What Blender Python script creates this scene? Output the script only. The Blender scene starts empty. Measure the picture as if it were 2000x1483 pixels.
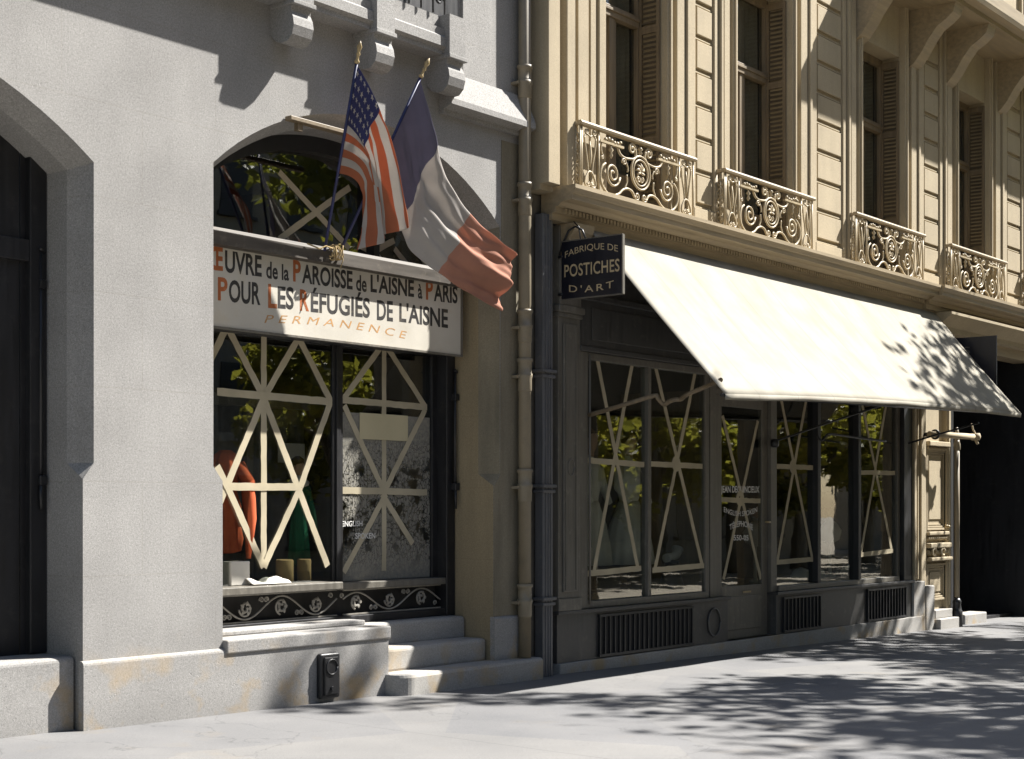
import bpy, bmesh, math, random
from mathutils import Vector, Matrix
R = math.radians
random.seed(7)
S = bpy.context.scene
COL = S.collection

# ------------------------------------------------------------------ camera, world, sun, exposure
CAMX, CAMY, CAMZ, FOC, VX, HY = -12.15, -8.9, 1.6, 3050.0, 2400.0, 990.0
TH = math.atan(VX / FOC)
cs, sn = math.cos(TH), math.sin(TH)
cam = bpy.data.cameras.new('camera'); cam_o = bpy.data.objects.new('camera', cam); COL.objects.link(cam_o)
cam.sensor_width = 36; cam.lens = FOC / 2000 * 36
cam.shift_y = (HY - 741.5) / 2000; cam.shift_x = 0.0
cam.clip_end = 2000; cam.clip_start = .05
cam_o.location = (CAMX, CAMY, CAMZ)
cam_o.rotation_euler = (R(90), 0, TH - R(90))
S.camera = cam_o
SUN = Vector((2.0, -1.0, 2.5)).normalized()
W = bpy.data.worlds.new('World'); S.world = W; W.use_nodes = True
wn = W.node_tree; bg = wn.nodes['Background']
sky = wn.nodes.new('ShaderNodeTexSky'); sky.sky_type = 'NISHITA'; sky.sun_disc = False
sky.sun_elevation = math.asin(SUN.z); sky.sun_rotation = math.atan2(SUN.x, SUN.y)
wn.links.new(sky.outputs[0], bg.inputs[0]); bg.inputs[1].default_value = 0.05
sl = bpy.data.lights.new('sun', 'SUN'); sl.energy = 5.0; sl.angle = R(.65); sl.color = (1, .965, .91)
so = bpy.data.objects.new('sun', sl); COL.objects.link(so)
so.rotation_euler = SUN.to_track_quat('Z', 'Y').to_euler(); so.location = (20, -20, 30)
S.view_settings.view_transform = 'Standard'; S.view_settings.look = 'None'
S.view_settings.exposure = 1.72; S.view_settings.gamma = 1
S.render.engine = 'CYCLES'
S.cycles.max_bounces = 7; S.cycles.transparent_max_bounces = 24; S.cycles.diffuse_bounces = 4

# ------------------------------------------------------------------ measuring: where a ray of the photo meets the plane y = Y of the street front
def at(px, py, Y):
    u = (px - 1000) / FOC
    z = (Y - CAMY) / (sn - u * cs)
    return z * (cs + u * sn) + CAMX, CAMZ + (HY - py) * z / FOC
def P3(px, py, Y):
    x, h = at(px, py, Y); return Vector((x, Y, h))
def gz(x): return -.0128 * x

# ------------------------------------------------------------------ mesh builder
class MB:
    def __init__(s): s.v = []; s.f = []; s.sm = []; s.mi = []; s.k = 0
    def face(s, idx, sm=False): s.f.append(tuple(idx)); s.sm.append(sm); s.mi.append(s.k)
    def add(s, vs): n = len(s.v); s.v += [tuple(a) for a in vs]; return n
    def box(s, x0, x1, y0, y1, z0, z1, bev=0):
        if bev:
            bm = bmesh.new(); bmesh.ops.create_cube(bm, size=1)
            for v in bm.verts:
                v.co = Vector(((x0 + x1) / 2 + v.co.x * (x1 - x0), (y0 + y1) / 2 + v.co.y * (y1 - y0), (z0 + z1) / 2 + v.co.z * (z1 - z0)))
            bmesh.ops.bevel(bm, geom=list(bm.edges), offset=bev, segments=3 if bev > .01 else 2, profile=.5, affect='EDGES')
            n = s.add([v.co for v in bm.verts]); bm.verts.index_update()
            for f in bm.faces: s.face([n + v.index for v in f.verts])
            bm.free(); return s
        n = s.add([(x, y, z) for x in (x0, x1) for y in (y0, y1) for z in (z0, z1)])
        for q in ((0, 1, 3, 2), (4, 6, 7, 5), (0, 4, 5, 1), (2, 3, 7, 6), (0, 2, 6, 4), (1, 5, 7, 3)): s.face([n + i for i in q])
        return s
    def quad(s, a, b, c, d, sm=False): n = s.add([a, b, c, d]); s.face((n, n + 1, n + 2, n + 3), sm); return s
    def prism(s, out, y0, y1):          # outline in X,Z pulled along Y
        k = len(out); n = s.add([(x, y0, z) for x, z in out] + [(x, y1, z) for x, z in out])
        s.face(range(n, n + k)); s.face(range(n + 2 * k - 1, n + k - 1, -1))
        for i in range(k): j = (i + 1) % k; s.face((n + i, n + k + i, n + k + j, n + j))
        return s
    def prismx(s, out, x0, x1):         # outline in Y,Z pulled along X
        k = len(out); n = s.add([(x0, y, z) for y, z in out] + [(x1, y, z) for y, z in out])
        s.face(range(n, n + k)); s.face(range(n + 2 * k - 1, n + k - 1, -1))
        for i in range(k): j = (i + 1) % k; s.face((n + i, n + k + i, n + k + j, n + j))
        return s
    def tube(s, pts, r, n=8, cap=True, flat=1.0):
        pts = [Vector(p) for p in pts]; m = len(pts); rr = r if isinstance(r, (list, tuple)) else [r] * m
        base = len(s.v); up = None
        for i, p in enumerate(pts):
            t = (pts[min(i + 1, m - 1)] - pts[max(i - 1, 0)])
            t = t.normalized() if t.length > 1e-9 else Vector((0, 0, 1))
            if up is None: up = Vector((0, 1, 0)) if abs(t.y) < .9 else Vector((1, 0, 0))
            a = t.cross(up)
            if a.length < 1e-6: a = t.cross(Vector((1, 0, .3)))
            a.normalize(); b = a.cross(t).normalized(); up = b
            for k in range(n):
                w = 2 * math.pi * k / n
                s.v.append(tuple(p + a * (rr[i] * math.cos(w)) + b * (rr[i] * flat * math.sin(w))))
        for i in range(m - 1):
            for k in range(n):
                q = (k + 1) % n
                s.face((base + i * n + k, base + i * n + q, base + (i + 1) * n + q, base + (i + 1) * n + k), n > 4)
        if cap:
            s.face([base + k for k in range(n - 1, -1, -1)]); s.face([base + (m - 1) * n + k for k in range(n)])
        return s
    def lathe(s, prof, c=(0, 0, 0), n=16, sx=1, sy=1, wave=None):
        base = len(s.v); m = len(prof)
        for r, z in prof:
            for k in range(n):
                w = 2 * math.pi * k / n; q = r * (1 + (wave(w, z) if wave else 0))
                s.v.append((c[0] + q * sx * math.cos(w), c[1] + q * sy * math.sin(w), c[2] + z))
        for i in range(m - 1):
            for k in range(n):
                q = (k + 1) % n
                s.face((base + i * n + k, base + i * n + q, base + (i + 1) * n + q, base + (i + 1) * n + k), True)
        s.face([base + k for k in range(n - 1, -1, -1)]); s.face([base + (m - 1) * n + k for k in range(n)])
        return s
    def grid(s, fn, nu, nv, matf=None):
        base = len(s.v)
        for i in range(nu + 1):
            for j in range(nv + 1): s.v.append(tuple(fn(i / nu, j / nv)))
        for i in range(nu):
            for j in range(nv):
                a = base + i * (nv + 1) + j
                if matf: s.k = matf((i + .5) / nu, (j + .5) / nv)
                s.face((a, a + 1, a + nv + 2, a + nv + 1), True)
        s.k = 0
        return s
    def build(s, name, mat, parent=None, thick=0):
        mats = mat if isinstance(mat, (list, tuple)) else [mat]
        if parent is not None: o0 = wpos(parent)
        else:
            xs = [v[0] for v in s.v]; ys = [v[1] for v in s.v]; zs = [v[2] for v in s.v]
            o0 = Vector(((min(xs) + max(xs)) / 2, (min(ys) + max(ys)) / 2, min(zs)))
        me = bpy.data.meshes.new(name)
        me.from_pydata([(v[0] - o0.x, v[1] - o0.y, v[2] - o0.z) for v in s.v], [], s.f)
        for m in mats: me.materials.append(m)
        me.polygons.foreach_set('use_smooth', s.sm); me.polygons.foreach_set('material_index', s.mi)
        me.update()
        bm = bmesh.new(); bm.from_mesh(me); bmesh.ops.recalc_face_normals(bm, faces=bm.faces); bm.to_mesh(me); bm.free()
        o = bpy.data.objects.new(name, me); COL.objects.link(o)
        if parent is not None: o.parent = parent
        else: o.location = o0
        if thick:
            sd = o.modifiers.new('thickness', 'SOLIDIFY'); sd.thickness = thick; sd.offset = 0
        return o
def wpos(o):
    p = Vector((0, 0, 0))
    while o is not None: p = p + o.location; o = o.parent
    return p
def tag(o, label, cat, group=None, kind=None):
    if label: o['label'] = label
    if cat: o['category'] = cat
    if group: o['group'] = group
    if kind: o['kind'] = kind
    return o
def thing(name, loc, label, cat, group=None):
    o = bpy.data.objects.new(name, None); COL.objects.link(o); o.location = loc; o.empty_display_size = .2
    return tag(o, label, cat, group)
def structure(o): o['kind'] = 'structure'; return o
def copy_tree(o, parent=None):
    c = o.copy(); COL.objects.link(c); c.parent = parent
    for ch in list(o.children): copy_tree(ch, c)
    return c

# ------------------------------------------------------------------ materials
def nodes(name):
    m = bpy.data.materials.new(name); m.use_nodes = True; t = m.node_tree
    return m, t, t.nodes['Principled BSDF']
def N(t, kind, **kw):
    n = t.nodes.new('ShaderNode' + kind)
    for k, v in kw.items():
        if k in n.inputs: n.inputs[k].default_value = v
        else: setattr(n, k, v)
    return n
def mul(t, a, b, op='MULTIPLY'):
    n = t.nodes.new('ShaderNodeMath'); n.operation = op
    for i, q in ((0, a), (1, b)):
        if isinstance(q, (int, float)): n.inputs[i].default_value = q
        else: t.links.new(q, n.inputs[i])
    return n.outputs[0]
def mixc(t, f, a, b, mode='MIX'):
    n = t.nodes.new('ShaderNodeMix'); n.data_type = 'RGBA'; n.blend_type = mode
    ins = [n.inputs[0], n.inputs[6], n.inputs[7]]
    for i, q in zip(ins, (f, a, b)):
        if isinstance(q, (int, float)): i.default_value = q
        elif isinstance(q, tuple): i.default_value = (*q, 1)
        else: t.links.new(q, i)
    return n.outputs[2]
def ramp(t, src, lo, hi, a=0.0, b=1.0):
    n = t.nodes.new('ShaderNodeMapRange'); n.clamp = True
    n.inputs[1].default_value = lo; n.inputs[2].default_value = hi; n.inputs[3].default_value = a; n.inputs[4].default_value = b
    t.links.new(src, n.inputs[0]); return n.outputs[0]
def pos(t, scale=None):
    g = N(t, 'NewGeometry').outputs['Position']
    if scale:
        mp = N(t, 'Mapping'); mp.inputs['Scale'].default_value = scale; t.links.new(g, mp.inputs[0]); return mp.outputs[0]
    return g
def noise(t, vec, scale, detail=3, rough=.55):
    n = N(t, 'TexNoise', Scale=scale, Detail=detail, Roughness=rough); t.links.new(vec, n.inputs['Vector']); return n.outputs['Fac']
def bump(t, h, strength, dist, b):
    n = N(t, 'Bump', Strength=strength, Distance=dist); t.links.new(h, n.inputs['Height']); t.links.new(n.outputs[0], b.inputs['Normal'])

ALB = .82        # all the colours below scaled down evenly, so that bounced light stays weaker
def stone(name, col, var=.12, grain=.22, joints=None, stain=0, rough=.9, low=0, soot=0):
    col = tuple(c * ALB for c in col)
    m, t, b = nodes(name); p = pos(t)
    c = mixc(t, ramp(t, noise(t, p, 1.1, 5), .35, .65), tuple(x * (1 - var) for x in col), tuple(min(1, x * (1 + var * .6)) for x in col))
    g = noise(t, p, 170, 2, .8)
    c = mixc(t, ramp(t, g, .32, .68), tuple(0 for _ in col), c) if False else c
    g2 = noise(t, p, 62, 3, .75); gm = mul(t, ramp(t, g, .3, .7, 1 - grain, 1 + grain * .7), ramp(t, g2, .3, .7, 1 - grain * .55, 1 + grain * .45))
    mm = N(t, 'VectorMath', operation='SCALE'); t.links.new(c, mm.inputs[0]); t.links.new(gm, mm.inputs[3]); c = mm.outputs[0]
    hs = N(t, 'SeparateXYZ'); t.links.new(p, hs.inputs[0])
    if stain:
        f = mul(t, ramp(t, noise(t, p, 3.2, 4), .52, .68), ramp(t, hs.outputs[2], .75, .05))
        c = mixc(t, mul(t, f, stain), c, (.36, .24, .09))
    if low:
        f = mul(t, ramp(t, noise(t, p, 2.2, 4), .3, .75), ramp(t, hs.outputs[2], low, .0, 0, .65))
        c = mixc(t, f, c, tuple(x * .45 for x in col))
    if soot:
        pv = pos(t, (5, 5, .7)); f = ramp(t, noise(t, pv, 1.4, 5), .45, .8, 0, soot)
        c = mixc(t, f, c, tuple(x * .38 for x in col))
    hgt = g
    if joints:
        cv = N(t, 'CombineXYZ'); t.links.new(hs.outputs[0], cv.inputs[0]); t.links.new(hs.outputs[2], cv.inputs[1])
        mp = N(t, 'Mapping'); mp.inputs['Location'].default_value = (joints[2], joints[3], 0); t.links.new(cv.outputs[0], mp.inputs[0])
        br = N(t, 'TexBrick', Scale=1.0); br.inputs['Mortar Size'].default_value = .005; br.inputs['Mortar Smooth'].default_value = .4
        br.inputs['Brick Width'].default_value = joints[0]; br.inputs['Row Height'].default_value = joints[1]
        br.inputs['Color1'].default_value = (1, 1, 1, 1); br.inputs['Color2'].default_value = (.965, .965, .96, 1)
        br.inputs['Mortar'].default_value = (.86, .84, .80, 1)
        t.links.new(mp.outputs[0], br.inputs['Vector'])
        c = mixc(t, .5, c, br.outputs['Color'], 'MULTIPLY')
    t.links.new(c, b.inputs['Base Color']); b.inputs['Roughness'].default_value = rough
    pit = ramp(t, noise(t, p, 45, 4, .7), .28, .42)
    bump(t, mul(t, mul(t, g, .4), pit, 'ADD'), .35, .006, b)
    return m
def paint(name, col, rough=.5, var=.25, worn=0.0, wcol=(.4, .36, .3), grain=.12, stretch=(14, 14, 1.2)):
    col = tuple(c * ALB for c in col)
    m, t, b = nodes(name); p = pos(t)
    n1 = noise(t, pos(t, stretch), 1.6, 4)
    c = mixc(t, ramp(t, n1, .3, .7), tuple(x * (1 - var) for x in col), tuple(min(1, x * (1 + var)) for x in col))
    g = noise(t, p, 190, 2, .8); mm = N(t, 'VectorMath', operation='SCALE'); t.links.new(c, mm.inputs[0]); t.links.new(ramp(t, g, .3, .7, 1 - grain, 1 + grain), mm.inputs[3]); c = mm.outputs[0]
    if worn:
        c = mixc(t, mul(t, ramp(t, noise(t, p, 9, 6, .7), .56, .7), worn), c, wcol)
    t.links.new(c, b.inputs['Base Color'])
    t.links.new(ramp(t, n1, .2, .8, max(0, rough - .12), min(1, rough + .15)), b.inputs['Roughness'])
    bump(t, noise(t, p, 60, 4), .12, .003, b)
    return m
def fabric(name, col, trans=.25, var=.1, scale=400, seam=0):
    col = tuple(c * ALB for c in col)
    m, t, b = nodes(name); p = pos(t)
    c = mixc(t, ramp(t, noise(t, p, 2.5, 5), .35, .65), tuple(x * (1 - var) for x in col), tuple(min(1, x * (1 + var)) for x in col))
    c2 = mixc(t, ramp(t, noise(t, p, scale, 1), .3, .7, 0, .18), c, tuple(x * .5 for x in col))
    if seam:
        hs = N(t, 'SeparateXYZ'); t.links.new(p, hs.inputs[0]); fr = mul(t, mul(t, hs.outputs[0], 1 / seam), 0.0, 'FRACT')
        ln = mul(t, ramp(t, fr, .035, .03), ramp(t, fr, .0, .004)); c2 = mixc(t, mul(t, ln, .3), c2, tuple(x * .55 for x in col))
        st_ = ramp(t, noise(t, pos(t, (3, .6, .6)), 1.6, 5, .6), .5, .75, 0, .35); c2 = mixc(t, st_, c2, tuple(x * y for x, y in zip(col, (.72, .66, .55))))
    t.links.new(c2, b.inputs['Base Color']); b.inputs['Roughness'].default_value = .95; b.inputs['Specular IOR Level'].default_value = .1
    if trans:
        tr = N(t, 'BsdfTranslucent'); t.links.new(c2, tr.inputs[0]); mx = N(t, 'MixShader'); mx.inputs[0].default_value = trans
        t.links.new(b.outputs[0], mx.inputs[1]); t.links.new(tr.outputs[0], mx.inputs[2])
        t.links.new(mx.outputs[0], t.nodes['Material Output'].inputs[0])
    bump(t, noise(t, p, 35, 3), .15, .004, b)
    return m
def glass(name, tint=(.86, .88, .86), ior=1.75, wave=.06):
    m, t, b = nodes(name); t.nodes.remove(b)
    tr = N(t, 'BsdfTransparent'); tr.inputs[0].default_value = (*tint, 1)
    gl = N(t, 'BsdfGlossy'); gl.inputs['Roughness'].default_value = .01; gl.inputs['Color'].default_value = (1, 1, 1, 1)
    g_ = N(t, 'NewGeometry'); dt = N(t, 'VectorMath', operation='DOT_PRODUCT'); t.links.new(g_.outputs['Normal'], dt.inputs[0]); t.links.new(g_.outputs['Incoming'], dt.inputs[1])
    f0 = ((ior - 1) / (ior + 1)) ** 2
    fr_ = mul(t, mul(t, mul(t, 1.0, mul(t, dt.outputs['Value'], 0.0, 'ABSOLUTE'), 'SUBTRACT'), 5.0, 'POWER'), 1 - f0)
    frs = mul(t, fr_, f0, 'ADD')
    bm = N(t, 'Bump', Strength=wave, Distance=.02); t.links.new(noise(t, pos(t, (1, 1, .6)), 3.2, 2), bm.inputs['Height'])
    t.links.new(bm.outputs[0], gl.inputs['Normal'])
    mx = N(t, 'MixShader'); t.links.new(frs, mx.inputs[0]); t.links.new(tr.outputs[0], mx.inputs[1]); t.links.new(gl.outputs[0], mx.inputs[2])
    t.links.new(mx.outputs[0], t.nodes['Material Output'].inputs[0])
    return m
def peeling(name):      # glass painted out in grey, the paint flaking away in cracks and patches
    m = glass(name); t = m.node_tree; out = t.nodes['Material Output']; gsh = out.inputs[0].links[0].from_socket
    b = N(t, 'BsdfPrincipled'); p = pos(t)
    c = mixc(t, ramp(t, noise(t, p, 30, 5, .7), .3, .7), (.13, .128, .12), (.27, .25, .20))
    t.links.new(c, b.inputs['Base Color']); b.inputs['Roughness'].default_value = .8
    pw = N(t, 'Mapping'); pw.inputs['Scale'].default_value = (1.3, 1, .65); t.links.new(p, pw.inputs[0])
    ds = N(t, 'VectorMath', operation='ADD'); nz = N(t, 'TexNoise', Scale=7.0, Detail=4.0); t.links.new(p, nz.inputs['Vector'])
    sc = N(t, 'VectorMath', operation='SCALE'); t.links.new(nz.outputs['Color'], sc.inputs[0]); sc.inputs[3].default_value = .14
    t.links.new(pw.outputs[0], ds.inputs[0]); t.links.new(sc.outputs[0], ds.inputs[1])
    vo = N(t, 'TexVoronoi', feature='DISTANCE_TO_EDGE', Scale=26.0); t.links.new(ds.outputs[0], vo.inputs['Vector'])
    v2 = N(t, 'TexVoronoi', feature='DISTANCE_TO_EDGE', Scale=11.0); t.links.new(ds.outputs[0], v2.inputs['Vector'])
    cr = mul(t, ramp(t, vo.outputs['Distance'], .03, .09), ramp(t, v2.outputs['Distance'], .012, .03))
    hs = N(t, 'SeparateXYZ'); t.links.new(p, hs.inputs[0])
    pat = ramp(t, noise(t, p, 4.5, 5, .65), .40, .47)
    # cracks fade towards the top and the bottom edge where the paint still holds
    mid = mul(t, ramp(t, hs.outputs[2], .98, 1.3), ramp(t, hs.outputs[2], 2.35, 1.9))
    keep = mul(t, 1.0, mul(t, mid, mul(t, 1.0, mul(t, cr, pat), 'SUBTRACT')), 'SUBTRACT')
    mx = N(t, 'MixShader'); t.links.new(keep, mx.inputs[0]); t.links.new(gsh, mx.inputs[1]); t.links.new(b.outputs[0], mx.inputs[2])
    t.links.new(mx.outputs[0], out.inputs[0])
    return m
def leafmat(name, c1, c2):
    m, t, b = nodes(name)
    oi = N(t, 'ObjectInfo'); g = N(t, 'NewGeometry')
    f = mul(t, ramp(t, noise(t, g.outputs['Position'], .9, 3), .3, .7), mul(t, g.outputs['Random Per Island'], .5), 'ADD')
    c = mixc(t, ramp(t, f, .2, 1.2), c1, c2); t.links.new(c, b.inputs['Base Color']); b.inputs['Roughness'].default_value = .55
    tr = N(t, 'BsdfTranslucent'); t.links.new(mixc(t, .6, c, (.36, .36, .05)), tr.inputs[0]); mx = N(t, 'MixShader'); mx.inputs[0].default_value = .45
    t.links.new(b.outputs[0], mx.inputs[1]); t.links.new(tr.outputs[0], mx.inputs[2]); t.links.new(mx.outputs[0], t.nodes['Material Output'].inputs[0])
    return m

M = dict(
    lime=stone('pale_limestone', (.355, .345, .33), .14, .42, (1.35, .655, .35, .19), stain=.5, low=.5, soot=.12),
    plinth=stone('plinth_stone', (.36, .35, .335), .12, .38, None, stain=.75, low=.3),
    step=stone('step_stone', (.40, .385, .36), .14, .28, None, stain=.6),
    warm=stone('bounce_toned_limestone', (.36, .29, .18), .1, .22, (1.35, .655, .35, .19), soot=.25),  # right reveal: shade and warm bounce mixed into the colour
    grey=stone('shade_toned_stone', (.27, .235, .165), .14, .25, None, soot=.7, low=.5),  # right pier: its shade mixed into a darker, browner colour
    cream=stone('cream_painted_stone', (.475, .395, .265), .1, .18, None, soot=.22),
    corn=paint('cornice_paint', (.34, .27, .17), .6, .2, .3, (.2, .16, .1), stretch=(1, 10, 14)),
    slate=paint('slate_paint', (.068, .066, .063), .42, .25, .25, (.2, .18, .15)),
    slate2=paint('grey_paint', (.15, .138, .115), .45, .22, .35, (.28, .25, .2)),
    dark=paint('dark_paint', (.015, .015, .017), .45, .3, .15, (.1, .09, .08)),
    irong=paint('grey_iron_paint', (.30, .28, .24), .5, .2, .4, (.12, .1, .08)),
    umber=paint('umber_wood', (.075, .063, .05), .55, .3, .3, (.2, .17, .13), stretch=(1, 12, 12)),
    oak=paint('brown_wood', (.2, .15, .09), .55, .25),
    iron=paint('black_iron', (.018, .018, .02), .4, .3),
    ironc=paint('bronze_painted_iron', (.46, .375, .24), .45, .15, .45, (.16, .11, .06), stretch=(3, 3, 3)),
    pipe=paint('painted_pipe', (.25, .21, .145), .5, .12, .4, (.13, .12, .11), stretch=(3, 3, 3)),
    pipeb=paint('blue_grey_pipe', (.13, .13, .135), .45, .2, .3, (.25, .23, .2)),
    signw=paint('white_sign_paint', (.58, .545, .47), .55, .06, .3, (.45, .38, .26), grain=.08, stretch=(2, 2, 2)),
    signb=paint('navy_sign_paint', (.011, .012, .02), .4, .2, .1, (.06, .06, .06)),
    ink=paint('black_letter_paint', (.03, .028, .027), .5, .2, .25, (.3, .24, .14)),
    red=paint('orange_red_letter_paint', (.42, .12, .035), .5, .15, .3, (.6, .4, .25)),
    ochre=paint('faded_ochre_letter_paint', (.50, .27, .1), .5, .15, .45, (.66, .55, .42)),
    gold=paint('gold_letter_paint', (.55, .44, .27), .4, .15, .2, (.25, .2, .12)),
    white=paint('white_letter_paint', (.78, .77, .74), .5, .05),
    tape=fabric('gummed_paper_tape', (.64, .565, .405), .2, .14),
    paper=fabric('yellowed_paper', (.62, .55, .36), .0, .06),
    canvas=fabric('cream_canvas', (.42, .395, .335), .1, .1, 400, .83),
    glass=glass('window_glass', (.86, .88, .86), 2.0, .02), glassd=glass('dark_window_glass', (.75, .77, .77), 1.6), peel=peeling('peeling_painted_glass'),
    fblue=fabric('flag_blue', (.065, .07, .17), .35), fred=fabric('flag_red', (.54, .2, .11), .45), fwhite=fabric('flag_white', (.62, .58, .54), .45),
    frblue=fabric('faded_flag_blue', (.19, .18, .24), .45), frred=fabric('faded_flag_red', (.64, .34, .25), .45),
    pole=paint('blue_pole_paint', (.02, .025, .1), .4), brass=paint('worn_brass', (.4, .3, .15), .35),
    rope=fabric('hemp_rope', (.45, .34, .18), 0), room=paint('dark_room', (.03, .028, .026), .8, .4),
    curtain=fabric('grey_curtain', (.10, .10, .105), 0, .5, 60), lace=fabric('net_curtain', (.5, .43, .3), .3, .2),
    coral=fabric('coral_cloth', (.55, .12, .05), 0, .25), green=fabric('green_cloth', (.02, .14, .07), 0, .25), linen=fabric('linen_cloth', (.7, .67, .6), 0, .08),
    gdress=fabric('grey_dress_cloth', (.8, .79, .7), 0, .15), skin=fabric('wax_skin', (.5, .32, .22), 0, .08), hair=fabric('brown_hair', (.06, .035, .02), 0, .3),
    bark=stone('plane_bark', (.2, .17, .12), .3, .3), leaf=leafmat('plane_leaves', (.035, .06, .012), (.11, .13, .022)), leafy=leafmat('lime_leaves', (.08, .09, .012), (.32, .27, .035)),
    card=fabric('tan_cardboard', (.34, .24, .11), 0, .15),
)

# ------------------------------------------------------------------ text as flat paint
def glyphs(body, offset=0.0, shear=0.0, space=1.0):
    cu = bpy.data.curves.new('t', 'FONT'); cu.body = body; cu.offset = offset; cu.shear = shear; cu.space_character = space
    cu.resolution_u = 4
    o = bpy.data.objects.new('t', cu); COL.objects.link(o)
    dg = bpy.context.evaluated_depsgraph_get(); me = bpy.data.meshes.new_from_object(o.evaluated_get(dg))
    vs = [v.co.copy() for v in me.vertices]; fs = [tuple(p.vertices) for p in me.polygons]
    COL.objects.unlink(o); bpy.data.objects.remove(o); bpy.data.meshes.remove(me); bpy.data.curves.remove(cu)
    x0 = min(v.x for v in vs); x1 = max(v.x for v in vs); y0 = min(v.y for v in vs); y1 = max(v.y for v in vs)
    return [((v.x - x0) / (x1 - x0), (v.y - y0) / (y1 - y0)) for v in vs], fs
def letters(mb, body, fn, offset=0.0, shear=0.0, space=1.0):
    uv, fs = glyphs(body, offset, shear, space); n = mb.add([fn(u, v) for u, v in uv])
    for f in fs: mb.face([n + i for i in f])
    return mb
def quadmap(Y, pl, tl, bl, pr, tr, br, arc=0.0):   # four measured corners of a word on the plane y = Y
    a, b, c, d = P3(pl, bl, Y), P3(pr, br, Y), P3(pl, tl, Y), P3(pr, tr, Y)
    def f(u, v):
        lo = a.lerp(b, u); hi = c.lerp(d, u); p = lo.lerp(hi, v); p.z += arc * (1 - (2 * u - 1) ** 2); return p
    return f

# ================================================================== THE GROUND
def ground_mat():
    m, t, b = nodes('pavement_asphalt'); p = pos(t)
    c = mixc(t, ramp(t, noise(t, p, .8, 5), .3, .7), (.112, .112, .113), (.158, .155, .151))
    g = noise(t, p, 130, 2, .8); mm = N(t, 'VectorMath', operation='SCALE'); t.links.new(c, mm.inputs[0]); t.links.new(ramp(t, g, .3, .7, .78, 1.2), mm.inputs[3])
    c = mixc(t, ramp(t, noise(t, p, 1.7, 5, .65), .6, .74, 0, .22), mm.outputs[0], (.2, .15, .085))
    vc = N(t, 'TexVoronoi', feature='DISTANCE_TO_EDGE', Scale=.55); dv = N(t, 'VectorMath', operation='ADD'); nz = N(t, 'TexNoise', Scale=2.5, Detail=5.0); t.links.new(p, nz.inputs['Vector'])
    sc = N(t, 'VectorMath', operation='SCALE'); t.links.new(nz.outputs['Color'], sc.inputs[0]); sc.inputs[3].default_value = .5; t.links.new(p, dv.inputs[0]); t.links.new(sc.outputs[0], dv.inputs[1]); t.links.new(dv.outputs[0], vc.inputs['Vector'])
    c = mixc(t, ramp(t, vc.outputs['Distance'], .004, .001, 0, .38), c, (.04, .04, .04))
    pt_ = N(t, 'TexVoronoi', Scale=.4); t.links.new(p, pt_.inputs['Vector']); pc = N(t, 'SeparateColor'); t.links.new(pt_.outputs['Color'], pc.inputs[0])
    c = mixc(t, 1.0, c, mixc(t, pc.outputs[0], (.88, .89, .92), (1.06, 1.05, 1.03)), 'MULTIPLY')
    c = mixc(t, ramp(t, noise(t, p, 21, 3, .7), .66, .72, 0, .5), c, (.05, .048, .045))
    hs = N(t, 'SeparateXYZ'); t.links.new(p, hs.inputs[0])
    # construction joints across the footway every 4 m
    w = mul(t, mul(t, mul(t, mul(t, hs.outputs[0], .25), mul(t, noise(t, p, .5, 2), .02), 'ADD'), .5, 'ADD'), 1.0, 'FRACT')
    n = t.nodes.new('ShaderNodeMath'); n.operation = 'FRACT'; t.links.new(w, n.inputs[0])
    ln = mul(t, ramp(t, n.outputs[0], .5, .4985), ramp(t, n.outputs[0], .496, .4975))
    c = mixc(t, mul(t, ln, .6), c, (.05, .05, .05))
    t.links.new(c, b.inputs['Base Color']); b.inputs['Roughness'].default_value = .85
    bump(t, g, .3, .004, b); return m
mb = MB().grid(lambda u, v: (-40 + 110 * u, -7.2 + 7.9 * v, gz(-40 + 110 * u) + .012 * (-7.2 + 7.9 * v)), 44, 6)
structure(mb.build('pavement', ground_mat()))
road = stone('road_sand', (.24, .2, .14), .2, .3, None)
mb = MB(); mb.quad((-400, -400, -1.6), (400, -400, -1.6), (400, 400, -1.6), (-400, 400, -1.6)); structure(mb.build('ground', road))
mb = MB().grid(lambda u, v: (-60 + 160 * u, -60 + 52.6 * v, gz(-60 + 160 * u) - .22), 32, 4); structure(mb.build('road', road))
mb = MB()
for i in range(60):
    x = -40 + i * 1.8; z = gz(x) - .1
    mb.box(x, x + 1.79, -7.45, -7.15, z - .2, z + .03, .012)
structure(mb.build('kerb', M['step']))

# ================================================================== LIMESTONE BUILDING ON THE LEFT
TOP, XE, SPR = 9.5, -.60, 4.09
CH = .09
ARC = [(-2.72, 1.61, 2.5, 4.74), (-7.47, 1.89, 3.2, 4.58), (-12.5, 1.89, 3.2, 4.58)]     # centre, half width, radius and crown of the arched openings
RA = 2.5
def prof(cx, hw, RA, crown, c):                 # jamb and arch outline, widened by the chamfer c above its stop
    pts = []
    for h in (0, .56, 1.2, 1.79): pts.append((cx - hw, h, 0))
    pts.append((cx - hw - c, 1.9, 1)); pts.append((cx - hw - c, 3.0, 1))
    n = 28; yc = crown - RA; hwc = hw + c
    for i in range(n + 1):
        x = cx - hwc + 2 * hwc * i / n
        pts.append((x, yc + math.sqrt((RA + c - .03) ** 2 - (x - cx) ** 2), 1))
    L = pts[:6]
    for x, h, k in reversed(L): pts.append((2 * cx - x, h, k))
    return pts
lb = thing('stone_building', (-2.7, 0, 0), 'pale limestone building with wide arched shop openings', 'building')
wall = MB()
prs = []
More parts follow.
